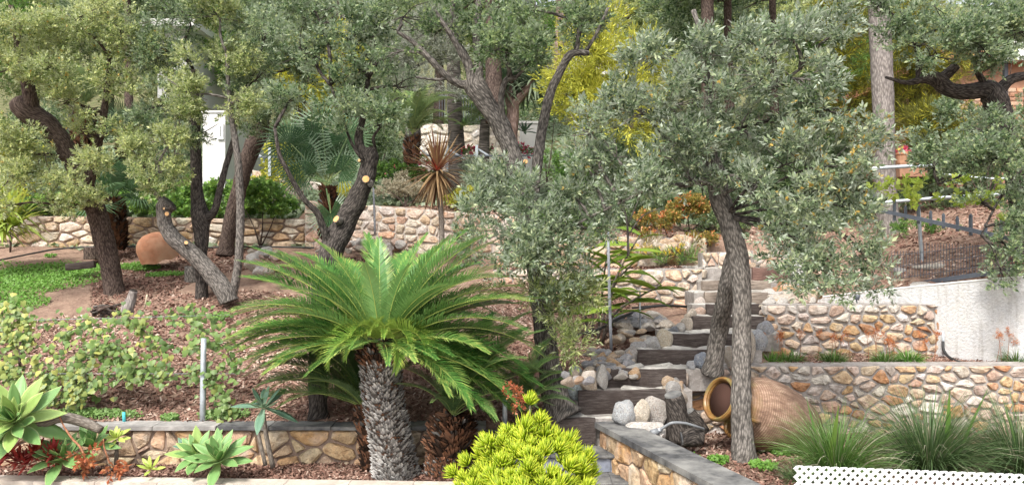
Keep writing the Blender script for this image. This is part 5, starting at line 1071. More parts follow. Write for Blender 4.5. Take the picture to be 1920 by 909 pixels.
def rusty(label, px, py, Y, hpx, wpx, seed, stalk):
    t = thing('aloe_flower', label, 'flower', P(px, py + hpx / 2, Y))
    foliage('dry_flower', t, [(px, py, Y, wpx / 2, hpx / 2, 1.4)], 'bush', 'leaf_rust', .8, seed, up=-.6, tint0=.5)
    tube('stalk', pts_px(stalk), 'dead_frond', t, 6)
rusty('rusty orange drooping leaf head hanging over the kerb, larger of two', 163, 864, 6.3, 52, 34, 31, [(163, 870, 6.3, 4), (152, 840, 6.3, 4), (134, 820, 6.35, 4), (118, 795, 6.4, 3), (108, 770, 6.4, 2)])
rusty('smaller rusty orange leaf head right of the larger one', 208, 866, 6.35, 36, 30, 32, [(206, 868, 6.35, 4), (196, 840, 6.4, 3), (194, 822, 6.4, 2)])
# ------------------------------------------------------------------ lime succulent bush in the foreground
def finger_cluster(r, n, L):
    V = []; Fc = []; T = []
    for i in range(n):
        an = i * 2.4; el = math.radians(25 + 62 * (i / n) + r.uniform(-8, 8)); d = Vector((math.cos(an) * math.cos(el), math.sin(an) * math.cos(el), math.sin(el))); l = L * r.uniform(.8, 1.1); s = d.orthogonal().normalized(); u_ = d.cross(s)
        b = Vector((0, 0, -L * .25 + L * .2 * i / n)); w_ = L * .068; k0 = len(V); mid = b + d * l * .6 + Vector((0, 0, .08 * l)); tip = b + d * l * .95 + Vector((0, 0, .22 * l))
        for q, w2 in ((b, w_ * .5), (mid, w_)):
            for a_ in range(4): V.append(q + (s * math.cos(a_ * 1.571) + u_ * math.sin(a_ * 1.571)) * w2)
        V.append(tip); t_ = .5 + r.normal(0, .15); T += [t_ - .35] * 4 + [t_] * 4 + [t_ + .3]
        for a_ in range(4): Fc += [(k0 + a_, k0 + (a_ + 1) % 4, k0 + 4 + (a_ + 1) % 4, k0 + 4 + a_), (k0 + 4 + a_, k0 + 4 + (a_ + 1) % 4, k0 + 8)]
    me = bpy.data.meshes.new('leaf_cluster'); me.from_pydata([tuple(v) for v in V], [], Fc); at = me.attributes.new('tint', 'FLOAT', 'POINT'); at.data.foreach_set('value', np.clip(T, 0, 1).astype(np.float32)); me.materials.append(MAT['leaf_lime']); me.shade_smooth(); return me
FC = [finger_cluster(r5, 60, .115) for _ in range(5)]
lb = thing('succulent_bush', 'bright lime-yellow finger-leaved succulent bush in the foreground by the steps', 'succulent', P(985, 1010, 5.45))
r = random.Random(77); spots = []
def cl_top(px): return float(np.interp(px, [900, 911, 932, 957, 982, 1015, 1042, 1060, 1079, 1100, 1113], [850, 836, 824, 808, 803, 805, 814, 826, 840, 856, 892]))
tries = 0
while len(spots) < 140 and tries < 20000:
    tries += 1; px = r.uniform(902, 1110); top = cl_top(px); py = r.uniform(top, 975)
    cx, wd = 1005, 118; dep = math.sqrt(max(0, 1 - ((px - cx) / wd) ** 2)); hz = min(1, (py - top) / 90)
    Y = 5.65 - .42 * dep * hz + r.uniform(-.1, .06)
    if (abs(px - 1035) < 20 and abs(py - 868) < 15) or (abs(px - 978) < 14 and abs(py - 880) < 16) or (abs(px - 1050) < 12 and abs(py - 895) < 12): continue
    if any((px - a_) ** 2 + ((py - b_) * .85) ** 2 < 16 ** 2 for a_, b_, _ in spots): continue
    spots.append((px, py, Y))
spots += [(870, 898, 5.35), (890, 892, 5.4), (862, 915, 5.3), (885, 915, 5.3), (1014, 790, 5.55)]
spots += [(994, 754, 5.6), (874, 868, 5.4), (851, 888, 5.4)]
root = P(985, 1000, 5.5); V, Fc, U = [], [], []
for px, py, Y in spots:
    p = P(px, py, Y); out = Vector(((px - 985) / 260, -.28 - .2 * min(1, (py - cl_top(px)) / 90), .85)).normalized()
    o = link('leaf_cluster', r.choice(FC), lb, p - wloc(lb)); s = r.uniform(.72, 1.12) * (.75 if px < 900 or py < 770 else 1); o.scale = (s, s, s * r.uniform(.95, 1.2))
    o.rotation_euler = (Vector((0, 0, 1)).rotation_difference((out + Vector((r.uniform(-.25, .25), r.uniform(-.2, .2), 0))).normalized()).to_matrix() @ Matrix.Rotation(r.uniform(0, 6), 3, 'Z')).to_euler()
    if r.random() < .4 or py < cl_top(px): 
        m1 = p.lerp(root, .3) + Vector((r.uniform(-.04, .04), .05, -.05)); tube_vf(catmull([(*p, .007), (*(p - out * .12), .009), (*m1, .011), (*root, .018)], 3), 5, vf=(V, Fc, U))
obj('stem', V, Fc, 'bark_stem', lb, True, U)
db = thing('dead_plant', 'brown dried seed heads standing above the lime succulent bush', 'dry plant', P(970, 800, 5.7))
foliage('dry_head', db, [(968, 735, 5.75, 14, 10, .8), (978, 752, 5.75, 8, 7, .8), (962, 752, 5.75, 9, 7, .7)], 'small', 'leaf_rust', .7, 90, tint0=.15); tube('stem', pts_px([(968, 810, 5.75, 3), (969, 770, 5.75, 3), (968, 735, 5.75, 2)]), 'bark_brown', db, 5)
# ------------------------------------------------------------------ grasses
def tussock(label, px, py, Y, hpx, wpx, n, seed, mat='leaf_tussock', wide=0, W=.006, name='grass_tussock', kindlbl='grass'):
    r = np.random.default_rng(seed); c = P(px, py, Y); c.z = gzf(c.x, c.y); t = thing(name, label, kindlbl, c); Hh = hpx * Y / F; Wd = wpx / 2 * Y / F; VV = []; TT = []
    for i in range(n):
        a_ = r.uniform(0, 2 * math.pi); rr = r.uniform(0, 1) ** .6; L = Hh * r.uniform(.55, 1.18); out = rr * Wd * 1.5; p = np.array(c) + np.array([math.cos(a_), math.sin(a_), 0]) * r.uniform(0, .09) + np.array([0, 0, -.02]); hor = np.array([math.cos(a_), math.sin(a_), 0])
        sd = nrmz(np.array([-math.sin(a_), math.cos(a_), 0]) + r.normal(0, .35, 3)); w_ = W * r.uniform(.7, 1.2); el = math.radians(88 - 42 * rr); t_ = .45 + r.normal(0, .18); bend = r.uniform(.4, 1.35) * (.3 + rr)
        q0 = p; seg = 6; pw = w_
        for k in range(seg):
            el2 = el - bend * ((k + .5) / seg) ** 1.6 * 1.3; q1 = q0 + (hor * math.cos(el2) + np.array([0, 0, math.sin(el2)])) * L * 1.05 / seg; w2 = w_ * (1 - (k + 1) / seg) ** .6 + .0008
            VV.append([q0 - sd * pw / 2, q0 + sd * pw / 2, q1 + sd * w2 / 2, q1 - sd * w2 / 2]); TT.append(t_ - .15 + .3 * k / seg); q0 = q1; pw = w2
    VV = np.array(VV); TT = np.array(TT); dm = (np.arange(len(VV)) // 6) % 11 == 0
    quads('blades', VV[~dm], TT[~dm], mat, t); quads('dry_blades', VV[dm], TT[dm], 'leaf_pale_shrub', t)
    for k in range(wide): straps('broad_blade', t, c + Vector((r.uniform(-.12, .12), -.06, 0)), 3, Hh * 1.05, .05, 'leaf_grass', seed + k, 68, 86, .25, tint=.5)
    return t
tussock('left one of the three big grass tussocks behind the white lattice', 1568, 880, 6.15, 138, 240, 1300, 1, 'leaf_grass', wide=1)
tussock('middle and fullest of the three big grass tussocks behind the white lattice', 1742, 880, 6.2, 165, 300, 2100, 2, wide=1)
tussock('right one of the three big grass tussocks, cut by the photo edge', 1915, 885, 6.1, 160, 300, 1700, 3, wide=2)
tussock('low dull grass patch between the amphora bed and the lattice corner', 1500, 900, 6.1, 46, 130, 500, 4, W=.005)
for i, (px, w_, mt, n) in enumerate([(1445, 50, 'leaf_clover', 260), (1475, 40, 'leaf_grass', 260), (1562, 60, 'leaf_grass', 480), (1658, 50, 'leaf_grass', 420), (1705, 90, 'leaf_clover', 560), (1905, 66, 'leaf_grass', 520), (1490, 30, 'leaf_grass', 160)]):
    Yg = 8.1; t = tussock(['yellow-green tuft at the left end of the upper bed', 'green tuft left of the orange-flowered bulbine row', 'dark green tuft left of the middle of the upper bed', 'dark green tuft in front of the middle of the upper wall', 'yellow-green low tuft beside the black drain hose', 'dark tuft in front of the white wall at the right edge', 'smallest green tuft on the upper bed'][i], px, 684, Yg, 30, w_, n, 40 + i, mt, 0, .008, 'bulbine_tuft')
    r = random.Random(i)
    for k in range([2, 2, 5, 4, 8, 9, 1][i]):
        qx = px + r.uniform(-.6, .6) * w_; top = r.uniform(35, 58); b = P(qx, 684, Yg); b.z = .75; e_ = b + Vector((r.uniform(-.05, .05), 0, top * Yg / F))
        tube('flower_stalk', [(b, .003), (b.lerp(e_, .6) + Vector((.008, 0, 0)), .0025), (e_, .002)], 'dead_frond', t, 4)
        foliage('flower_head', t, [(qx + (e_.x - b.x) * F / Yg, P(0, 0, Yg).z and 454.5 - 0 + 0 if False else 454.5 + (H + .0 - e_.z) * F / Yg + 15.5, Yg, 3, 7)], 'tiny', 'flower_orange', 1.0, k + i * 10, tint0=.5)
yb = thing('bulbine', 'yellow-flowered bulbine clump on the terrace above the short retaining wall', 'flower', P(1270, 503, 10.4))
for k, px in enumerate((1245, 1270, 1290)): pass
r_ = np.random.default_rng(4); c_ = yb.location
foliage('foliage', yb, [(1250, 495, 10.4, 24, 7), (1285, 494, 10.4, 24, 7)], 'needle', 'leaf_grass', 1.0, 5, tint0=.6, up=1.5)
foliage('dry_grass', yb, [(1290, 478, 10.6, 22, 16, .6), (1210, 480, 10.7, 40, 14, .4)], 'needle', 'straw_leaf' if 'straw_leaf' in MAT else 'leaf_pale_shrub', .7, 6, tint0=.4, up=1.5)
foliage('blossom', yb, [(1210, 468, 10.8, 5, 12), (1232, 472, 10.7, 5, 12), (1256, 480, 10.6, 4, 9), (1275, 474, 10.6, 4, 9), (1190, 472, 10.8, 4, 9)], 'small', 'flower_yellow', 1, 7, tint0=.7, up=1)
# ginger (alpinia) in the middle
gg = thing('ginger_plant', 'tall ginger plant with long glossy yellow-green leaves left of the short retaining wall', 'plant', P(1135, 640, 8.9))
canes = [([(1120, 640, 8.8, 5), (1140, 560, 8.7, 5), (1165, 500, 8.6, 4), (1200, 440, 8.4, 3)], 1), ([(1130, 640, 8.8, 6), (1150, 590, 8.5, 5), (1200, 555, 8.2, 4), (1240, 535, 8.0, 3)], 2), ([(1110, 640, 8.9, 5), (1112, 560, 8.9, 5), (1105, 500, 8.9, 4), (1085, 450, 8.9, 3)], 3), ([(1105, 640, 9, 5), (1090, 560, 9, 5), (1062, 510, 9, 4)], 4), ([(1130, 640, 8.9, 5), (1150, 540, 8.8, 4), (1190, 490, 8.7, 3)], 5), ([(1120, 640, 9, 5), (1130, 540, 9, 4), (1140, 460, 9, 3)], 6)]
V, Fc, U = agave_leaf(None, 1, .26, -.2); me_g = mesh('leaf', V, Fc, 'leaf_ginger', True, U); me_g.attributes.new('tint', 'FLOAT', 'POINT').data.foreach_set('value', np.full(len(V), .55, dtype=np.float32))
V, Fc, U = agave_leaf(None, 1, .22, -.42); me_g2 = mesh('leaf', V, Fc, 'leaf_ginger', True, U); me_g2.attributes.new('tint', 'FLOAT', 'POINT').data.foreach_set('value', np.full(len(V), .25, dtype=np.float32))
r = random.Random(6)
for L_, sd in canes:
    pp = pts_px(L_); tube('cane', pp, 'bark_stem', gg, 6); path = catmull([(*p, q) for p, q in pp], 6); n = len(path)
    for k in range(int(n * .25), n):
        p = Vector(path[k][:3]); s = r.uniform(.38, .52) * (.9 if k < n - 2 else .8); az = (0 if k % 2 else 180) + r.uniform(-45, 45) + (-20 if sd < 3 else 0); el = r.uniform(0, 45)
        o = link('leaf', r.choice([me_g, me_g2]), gg, p - wloc(gg)); o.scale = (s, s, s); o.rotation_euler = (Matrix.Rotation(math.radians(az), 3, 'Z') @ Matrix.Rotation(-math.radians(el), 3, 'Y') @ Matrix.Rotation(r.uniform(-.6, .6), 3, 'X')).to_euler()
yl = thing('cordyline', 'yellow strap-leaved clump at the far left edge before the wall', 'plant', P(15, 450, 11.6))
for k, (a_, b_) in enumerate([(0, 430), (25, 425), (-20, 420), (10, 400)]): straps('leaf_tuft', yl, P(a_, b_, 11.2), 60, .62, .05, 'leaf_ginger', 60 + k, 0, 85, 1.0, tint=.95)
bt = thing('dead_branch', 'bare whitish twigs sticking out of the leaves left of the forked oak', 'dead branch', P(1185, 470, 7.6)); V, Fc, U = [], [], []
for L_ in [[(1178, 480, 7.6, 5), (1176, 420, 7.55, 4), (1165, 370, 7.5, 3), (1150, 335, 7.45, 2)], [(1178, 420, 7.55, 3), (1195, 380, 7.5, 2), (1205, 355, 7.5, 2)], [(1172, 400, 7.55, 3), (1145, 370, 7.5, 2), (1118, 350, 7.45, 2)], [(1168, 380, 7.5, 2), (1178, 350, 7.45, 2), (1184, 330, 7.4, 1)], [(1178, 440, 7.55, 3), (1205, 405, 7.5, 2), (1240, 390, 7.45, 2)], [(1160, 360, 7.5, 2), (1136, 345, 7.45, 2), (1122, 320, 7.4, 1)]]:
    tube_vf(catmull([(*p, q) for p, q in pts_px(L_)], 4), 5, vf=(V, Fc, U))
obj('twigs', V, Fc, 'bark_pale', bt, True, U)
# ------------------------------------------------------------------ climbing vine on wires
def heart(r, s):
    pts = [(0, 0), (.35, -.18), (.62, .05), (.55, .45), (.0, 1.05), (-.55, .45), (-.62, .05), (-.35, -.18)]
    V = [(a_ * s, (b_ - .1) * s, (-abs(a_) * .25 - b_ * b_ * .12) * s) for a_, b_ in pts] + [(0, .4 * s, .02 * s)]
    return V, [(i, (i + 1) % 8, 8) for i in range(8)]
HE = []
for k in range(5):
    V, Fc = heart(None, .05); me = mesh('leaf', V, Fc, 'leaf_vine', True); me.attributes.new('tint', 'FLOAT', 'POINT').data.foreach_set('value', np.full(9, [.2, .35, .5, .68, .95][k], dtype=np.float32)); HE.append(me)
def vine(label, strands, n, seed, tints=(0, 1, 1, 2, 2, 3)):
    r = random.Random(seed); t = thing('climbing_vine', label, 'vine', P(*strands[0][0][:3])); VS = []
    V, Fc, U = [], [], []; paths = []
    for L_ in strands:
        p_ = catmull([(*P(a_, b_, c_), .004) for a_, b_, c_ in L_], 8); tube_vf(p_, 5, vf=(V, Fc, U)); paths.append(p_)
    obj('stem', V, Fc, 'bark_brown', t, True, U)
    for i in range(n):
        pth = r.choice(paths); p = Vector(pth[r.randrange(len(pth))][:3]) + Vector((r.gauss(0, .06), r.gauss(0, .05), r.gauss(-.01, .05)))
        k = r.choice(tints); s = r.uniform(.6, 1.25)
        nrm_ = Vector((r.gauss(0, .45), -1 + r.gauss(0, .4), .55 + r.gauss(0, .35))).normalized(); y_ = Vector((r.gauss(0, .5), 0, -1)); y_ = (y_ - nrm_ * y_.dot(nrm_)).normalized(); x__ = y_.cross(nrm_); R_ = Matrix((x__, y_, nrm_)).transposed()
        if i < 280:
            o = link('leaf', HE[k], t, p - wloc(t)); o.rotation_euler = R_.to_euler(); o.scale = (s,) * 3
        else: VS.append((p, R_, s, [.2, .35, .5, .68, .95][k]))
    if VS:
        q = []; tt = []
        for p, R_, s, ti in VS:
            a_ = .05 * s
            for sd in (-1, 1):
                q.append([p, p + R_ @ Vector((sd * .6 * a_, .05 * a_, -.15 * a_)), p + R_ @ Vector((sd * .5 * a_, .5 * a_, -.15 * a_)), p + R_ @ Vector((0, 1.0 * a_, -.1 * a_))]); tt.append(ti)
        quads('small_leaves', np.array([[tuple(v) for v in f] for f in q]), np.array(tt), 'leaf_vine', t)
vine('vine strands with yellow-green heart leaves along the lower wire at the left', [[(-20, 660, 7.3), (60, 668, 7.3), (130, 662, 7.3), (200, 668, 7.3), (260, 672, 7.3)], [(-20, 700, 7.25), (60, 690, 7.25), (120, 700, 7.25), (180, 680, 7.25)], [(95, 700, 7.25), (95, 745, 7.2)], [(145, 700, 7.25), (140, 750, 7.2)], [(150, 690, 7.25), (165, 730, 7.2), (160, 700, 7.2)]], 470, 1, (1, 2, 2, 3, 3, 4, 0))
vine('dark green vine strand along the lower wire between left stakes and steel post', [[(180, 712, 7.2), (240, 705, 7.2), (300, 708, 7.2), (360, 700, 7.2), (430, 705, 7.2)], [(150, 650, 7.3), (220, 645, 7.3), (250, 690, 7.2)], [(200, 690, 7.25), (260, 690, 7.25), (310, 695, 7.25)], [(370, 690, 7.2), (400, 720, 7.2), (430, 770, 7.1)]], 380, 2, (0, 1, 1, 2, 2, 3))
vine('upper vine strand hanging below the stick pile and along the top wire', [[(60, 605, 7.6), (120, 598, 7.6), (180, 600, 7.6), (230, 590, 7.6), (255, 600, 7.6)], [(100, 640, 7.4), (150, 610, 7.5), (200, 615, 7.5)], [(170, 640, 7.4), (200, 655, 7.4), (150, 668, 7.4)], [(240, 600, 7.5), (275, 625, 7.5), (300, 670, 7.4)]], 260, 3, (0, 1, 2, 2, 3, 4))
vine('sparse vine around the steel post and up toward the bent grey trunk', [[(290, 590, 7.8), (340, 588, 7.7), (400, 590, 7.6), (440, 600, 7.6)], [(330, 600, 7.5), (380, 620, 7.3), (420, 650, 7.3), (440, 690, 7.3)], [(280, 625, 7.5), (340, 645, 7.4), (400, 640, 7.3), (450, 650, 7.3)], [(350, 575, 7.8), (370, 600, 7.6), (375, 660, 7.3)]], 220, 4, (0, 1, 1, 2, 3))
vine('pale vine clump at the far left edge above the huge agave', [[(-30, 580, 7.5), (20, 590, 7.5), (60, 600, 7.5)], [(-20, 620, 7.4), (20, 625, 7.4), (60, 640, 7.4)], [(30, 560, 7.6), (20, 610, 7.4), (35, 660, 7.3)], [(-20, 690, 7.2), (20, 700, 7.2)]], 320, 5, (1, 2, 3, 3, 4))
for k, (a_, b_, lb) in enumerate([([(-60, 603, 7.5), (430, 590, 7.6)], 0, 'thin upper wire carrying the vine'), ([(-60, 700, 7.25), (440, 700, 7.2)], 0, 'thin lower wire carrying the vine')]):
    o = tube('wire', [(P(*a_[0]), .0022), (P(*a_[1]), .0022)], 'metal_grey', None, 5); setp(o, lb, 'wire')
def pole(name, label, L_, mat, cat='post'): o = tube(name, pts_px(L_), mat, None, 10, 2); setp(o, label, cat); return o
pole('metal_post', 'galvanised steel post holding the vine wires behind the low capped wall', [(380, 792, 7.12, 11), (381, 700, 7.15, 11), (382, 634, 7.2, 10)], 'metal_galv')
pole('metal_stake', 'grey steel stake in the mulch pocket left of the fourth step', [(1146, 656, 8.2, 6), (1143, 560, 8.2, 6), (1140, 432, 8.2, 5)], 'metal_grey', 'stake')
pole('metal_stake', 'thin rusty rod standing in the dry-stone edging', [(1201, 630, 8.7, 3), (1200, 590, 8.7, 3), (1200, 546, 8.7, 3)], 'metal_grey', 'stake')
pole('metal_stake', 'thin grey rod standing before the tall fieldstone wall', [(703, 440, 11.6, 4), (702, 400, 11.6, 4), (700, 352, 11.6, 3)], 'metal_grey', 'stake')
pole('metal_post', 'grey post among the cycads at the end of the low wall', [(947, 800, 6.9, 9), (946, 740, 6.9, 9)], 'metal_galv')
pole('pipe_stub', 'short turquoise plastic pipe sticking up behind the wall cap', [(233, 792, 7.1, 6), (232, 772, 7.1, 6)], 'turquoise', 'pipe')
pole('wooden_stake', 'thin leaning wooden stake in the mulch by the charred stump', [(271, 578, 8.6, 3), (276, 552, 8.6, 3)], 'straw', 'stake')
pole('wooden_stake', 'brown stake in the vine at far left', [(37, 705, 7.3, 5), (38, 640, 7.3, 5)], 'bark_brown', 'stake')
# ------------------------------------------------------------------ amphora
def lathe(name, prof, mat, parent, seg=56, q=None, org=None, wob=.0):
    V = []; U = []; n = len(prof)
    for z, rr in prof:
        for k in range(seg): a_ = 2 * math.pi * k / seg; w_ = 1 + wob * noise.noise(Vector((math.cos(a_), math.sin(a_), z * 3))); V.append((rr * w_ * math.cos(a_), rr * w_ * math.sin(a_), z))
    Fc = [(i * seg + k, i * seg + (k + 1) % seg, (i + 1) * seg + (k + 1) % seg, (i + 1) * seg + k) for i in range(n - 1) for k in range(seg)]
    Fc.append(tuple(range(seg))[::-1]); me = mesh(name, V, Fc, mat, True); o = link(name, me, parent); return o
base = P(1512, 806, 7.28); mouth = P(1346, 746, 6.86); ax = (mouth - base); La = ax.length
am = thing('amphora', 'huge ochre-glazed clay amphora lying on its side against the lower wall', 'amphora', base)
am.rotation_euler = Vector((0, 0, 1)).rotation_difference(ax.normalized()).to_euler()
prof = [(0, .19), (.02, .205), (.1, .24), (.2, .272), (.33, .302), (.48, .322), (.62, .328), (.74, .322), (.84, .304), (.93, .272), (1.01, .235), (1.07, .2), (1.12, .182), (1.16, .176), (1.2, .178), (1.215, .194), (1.235, .202), (1.26, .204), (1.285, .196), (1.292, .186), (1.285, .172), (1.25, .16), (1.2, .154), (1.1, .15)]
k_ = La / 1.29; prof = [(z * k_, q_) for z, q_ in prof]
pp = catmull([(0, 0, z, q_) for z, q_ in prof], 3); lathe('vessel', [(p[2], p[3]) for p in pp], 'amphora_clay', am, wob=.01)
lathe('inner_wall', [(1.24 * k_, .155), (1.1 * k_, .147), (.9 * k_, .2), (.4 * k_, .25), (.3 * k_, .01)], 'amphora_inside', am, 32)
am.rotation_mode = 'XYZ'; Rm = am.rotation_euler.to_matrix()
for an in (215, 275, 100):
    u_ = Vector((math.cos(math.radians(an)), math.sin(math.radians(an)), 0)); Z_ = Vector((0, 0, 1))
    rows = [(*(u_ * .17 + Z_ * 1.13 * k_), .018), (*(u_ * .235 + Z_ * 1.13 * k_), .018), (*(u_ * .275 + Z_ * 1.09 * k_), .018), (*(u_ * .285 + Z_ * 1.02 * k_), .018), (*(u_ * .265 + Z_ * .96 * k_), .024)]
    V, Fc, U = tube_vf(catmull(rows, 5), 10); link('handle', mesh('handle', V, Fc, 'amphora_clay', True, U), am)
# big terracotta jar behind left
tj = thing('clay_jar', 'broken terracotta jar standing mouth-down on the mulch near the far left wall', 'jar', P(300, 486, 11.6))
V = []; seg = 40
pr = [(0, .27), (.08, .275), (.18, .29), (.27, .27), (.34, .22), (.39, .15), (.41, .06), (.412, .005)]
for z, rr in pr:
    for k in range(seg):
        a_ = 2 * math.pi * k / seg; zz = z - (.03 * noise.noise(Vector((math.cos(a_) * 2, math.sin(a_) * 2, 0))) if z == 0 else 0); V.append((rr * math.cos(a_), rr * math.sin(a_), zz))
Fc = [(i * seg + k, i * seg + (k + 1) % seg, (i + 1) * seg + (k + 1) % seg, (i + 1) * seg + k) for i in range(len(pr) - 1) for k in range(seg)]
o = link('vessel', mesh('vessel', V, Fc, 'terracotta', True), tj); tj.rotation_euler = (math.radians(8), math.radians(-14), .4)
# stumps, logs, sticks
def log(name, label, L_, mat, cat='log', seg=14, face=None):
    t = thing(name, label, cat, P(*L_[-1][:3])); trunk(t, L_, mat, seg, .1, 'log_body' if cat == 'log' else 'stump_body', 4)
    if face:
        p0 = P(*L_[0][:3]); d = (p0 - P(*L_[1][:3])).normalized(); r_ = L_[0][3] / 2 * L_[0][2] / F
        V, Fc, U = tube_vf([(*p0, r_ * .97), (*(p0 + d * .012), r_ * .92)], seg); obj('cut_face', V, Fc, face, t)
    return t
log('tree_stump', 'tall charred tree stump cut slantwise between boulders and amphora', [(1262, 740, 6.9, 34), (1268, 765, 6.92, 40), (1272, 795, 6.94, 44), (1272, 826, 6.95, 48)], 'bark_dark', 'stump', face='slate')
log('tree_stump', 'second charred stump leaning right of the taller one', [(1290, 772, 7.1, 26), (1300, 790, 7.1, 34), (1312, 812, 7.1, 40)], 'bark_dark', 'stump', face='slate')
log('tree_stump', 'short rounded dark stump lying at the foot of the charred stumps', [(1278, 822, 6.85, 30), (1300, 820, 6.85, 36), (1318, 822, 6.85, 26)], 'bark_dark', 'stump', face='slate')
log('tree_stump', 'short dark stump near the far left wall', [(178, 463, 11.9, 36), (178, 478, 11.9, 38), (178, 486, 11.9, 38)], 'bark_brown', 'stump', face='slate')
log('tree_stump', 'small charred and whitish stump next to the stick pile', [(250, 545, 9.3, 14), (246, 562, 9.3, 18), (240, 576, 9.25, 22), (238, 585, 9.25, 24)], 'bark_pale', 'stump', face='bark_dark')
log('tree_stump', 'low whitish stump behind the dark upright oak', [(362, 500, 11, 30), (362, 515, 11, 32), (362, 530, 11, 32)], 'bark_grey', 'stump', face='bark_grey')
a_ = P(132, 499, 10.9); b_ = P(172, 489, 11.1); o = rough_box('sleeper_block', -.18, .18, -.1, .1, 0, .1, 'timber_dark', None, .01, 4); o.location = (a_ + b_) / 2 - Vector((0, 0, .08)); o.rotation_euler = (0, -.1, .35); setp(o, 'short weathered sleeper offcut on the clover near the far left wall', 'timber')
sp = thing('stick_pile', 'pile of dry sticks at the foot of the left leaning oak', 'stick pile', P(200, 572, 9.6)); r = random.Random(5)
for k in range(14):
    a1, b1 = r.uniform(168, 190), r.uniform(560, 578); a2, b2 = a1 + r.uniform(25, 50), b1 - r.uniform(-4, 16); Yq = 9.4 + r.uniform(0, .3)
    g1, g2 = P(a1, b1, Yq), P(a2, b2, Yq + .1); g1.z = gzf(g1.x, g1.y) + r.uniform(.02, .12); g2.z = gzf(g2.x, g2.y) + r.uniform(.02, .14)
    tube('stick', [(g1, .018), (g1.lerp(g2, .5) + Vector((0, 0, .03)), .016), (g2, .01)], r.choice(['bark_grey', 'bark_brown', 'bark_dark']), sp, 6, amp=.1)
# hoses
def hose(label, pts, rr, mat='rubber', lift=.012, name='hose'):
    rows = []
    for a_, b_, c_ in pts: rows.append((P(a_, b_, c_), rr))
    o = tube(name, rows, mat, None, 8, 6); setp(o, label, 'hose'); return o
def ghose(label, pts, rr):
    rows = []
    for px, Y in pts: x_ = X(px, Y); rows.append((Vector((x_, Y, gzf(x_, Y) + rr + .045)), rr))
    o = tube('hose', rows, 'rubber', None, 8, 5); setp(o, label, 'hose')
ghose('long black irrigation hose curving along the far left wall', [(-80, 11.4), (0, 11.9), (60, 12.3), (110, 12.6), (180, 12.75), (260, 12.75), (330, 12.6), (400, 12.7), (470, 12.75), (560, 12.7), (640, 12.6)], .014)
hose('black hose looping across the mulch pocket below the short retaining wall', [(1050, 640, 8.0), (1090, 626, 8.3), (1120, 618, 8.5), (1145, 605, 8.8), (1175, 590, 9.1), (1210, 577, 9.4), (1250, 573, 9.6), (1285, 575, 9.7), (1300, 580, 9.6)], .015)
hose('second black hose lying close to the retaining wall foot', [(1185, 577, 9.45), (1215, 574, 9.5), (1250, 572, 9.6), (1290, 574, 9.7)], .012)
hose('grey hose arching from the pipe fitting over the charred stump', [(1238, 805, 6.7), (1250, 797, 6.68), (1262, 792, 6.66), (1285, 793, 6.7), (1305, 799, 6.75), (1320, 804, 6.85)], .013, 'pipe_grey')
t = thing('pipe_fitting', 'grey plastic pipe fitting at the end of the hose by the white rock', 'pipe', P(1232, 812, 6.7))
tube('coupling', [(P(1221, 812, 6.68), .03), (P(1233, 808, 6.7), .03)], 'pipe_grey', t, 12); tube('nut', [(P(1233, 808, 6.7), .02), (P(1240, 804, 6.71), .02)], 'metal_galv', t, 8)
hose('black drain hose lying at the corner of the white wall', [(1768, 640, 8.5), (1769, 655, 8.45), (1778, 668, 8.35), (1795, 677, 8.2), (1812, 682, 8.0)], .016)
pole('drain_pipe', 'thin grey pipe upright at the corner of the upper stone wall', [(1769, 665, 8.6, 5), (1768, 620, 8.6, 5)], 'metal_galv', 'pipe')
t = thing('garden_lamp', 'small dark spotlight on the strip behind the upper stone wall', 'lamp', P(1608, 572, 9.0)); tube('lamp_head', [(P(1606, 562, 9.0), .028), (P(1608, 552, 9.0), .034)], 'metal_dark', t, 12); tube('spike', [(P(1608, 574, 9.0), .008), (P(1606, 562, 9.0), .008)], 'metal_dark', t, 6)
tussock('strip of fresh grass behind the upper stone wall', 1585, 572, 9.0, 18, 90, 300, 71, 'leaf_clover', 0, .008)
# ------------------------------------------------------------------ spiked railing and mesh on the white wall
fc = thing('iron_fence', 'dark iron railing with spikes and wire mesh panel above the white wall', 'fence', P(1760, 545, 8.8))
F0, F1 = (1626, 10.0), (1915, 8.0)
def fpt(s, py0, py1): px = F0[0] + (F1[0] - F0[0]) * s; Y = F0[1] + (F1[1] - F0[1]) * s; return P(px, py0 + (py1 - py0) * s, Y)
def bar(p, q, w_, h_, mat, parent, name):
    d = (q - p).normalized(); s = d.cross(Vector((0, 0, 1)));  s = s.normalized() if s.length > .1 else Vector((1, 0, 0)); u_ = s.cross(d); V = []
    for e_ in (p, q):
        for a_, b_ in ((-1, -1), (1, -1), (1, 1), (-1, 1)): V.append(e_ + s * a_ * w_ / 2 + u_ * b_ * h_ / 2)
    return obj(name, V, [(3, 2, 1, 0), (4, 5, 6, 7), (0, 1, 5, 4), (1, 2, 6, 5), (2, 3, 7, 6), (3, 0, 4, 7)], mat, parent)
bar(fpt(0, 389, 452), fpt(1, 389, 452), .03, .045, 'metal_fence', fc, 'top_rail')
bar(fpt(.16, 545, 503), fpt(1, 545, 503), .03, .05, 'metal_dark', fc, 'bottom_rail')
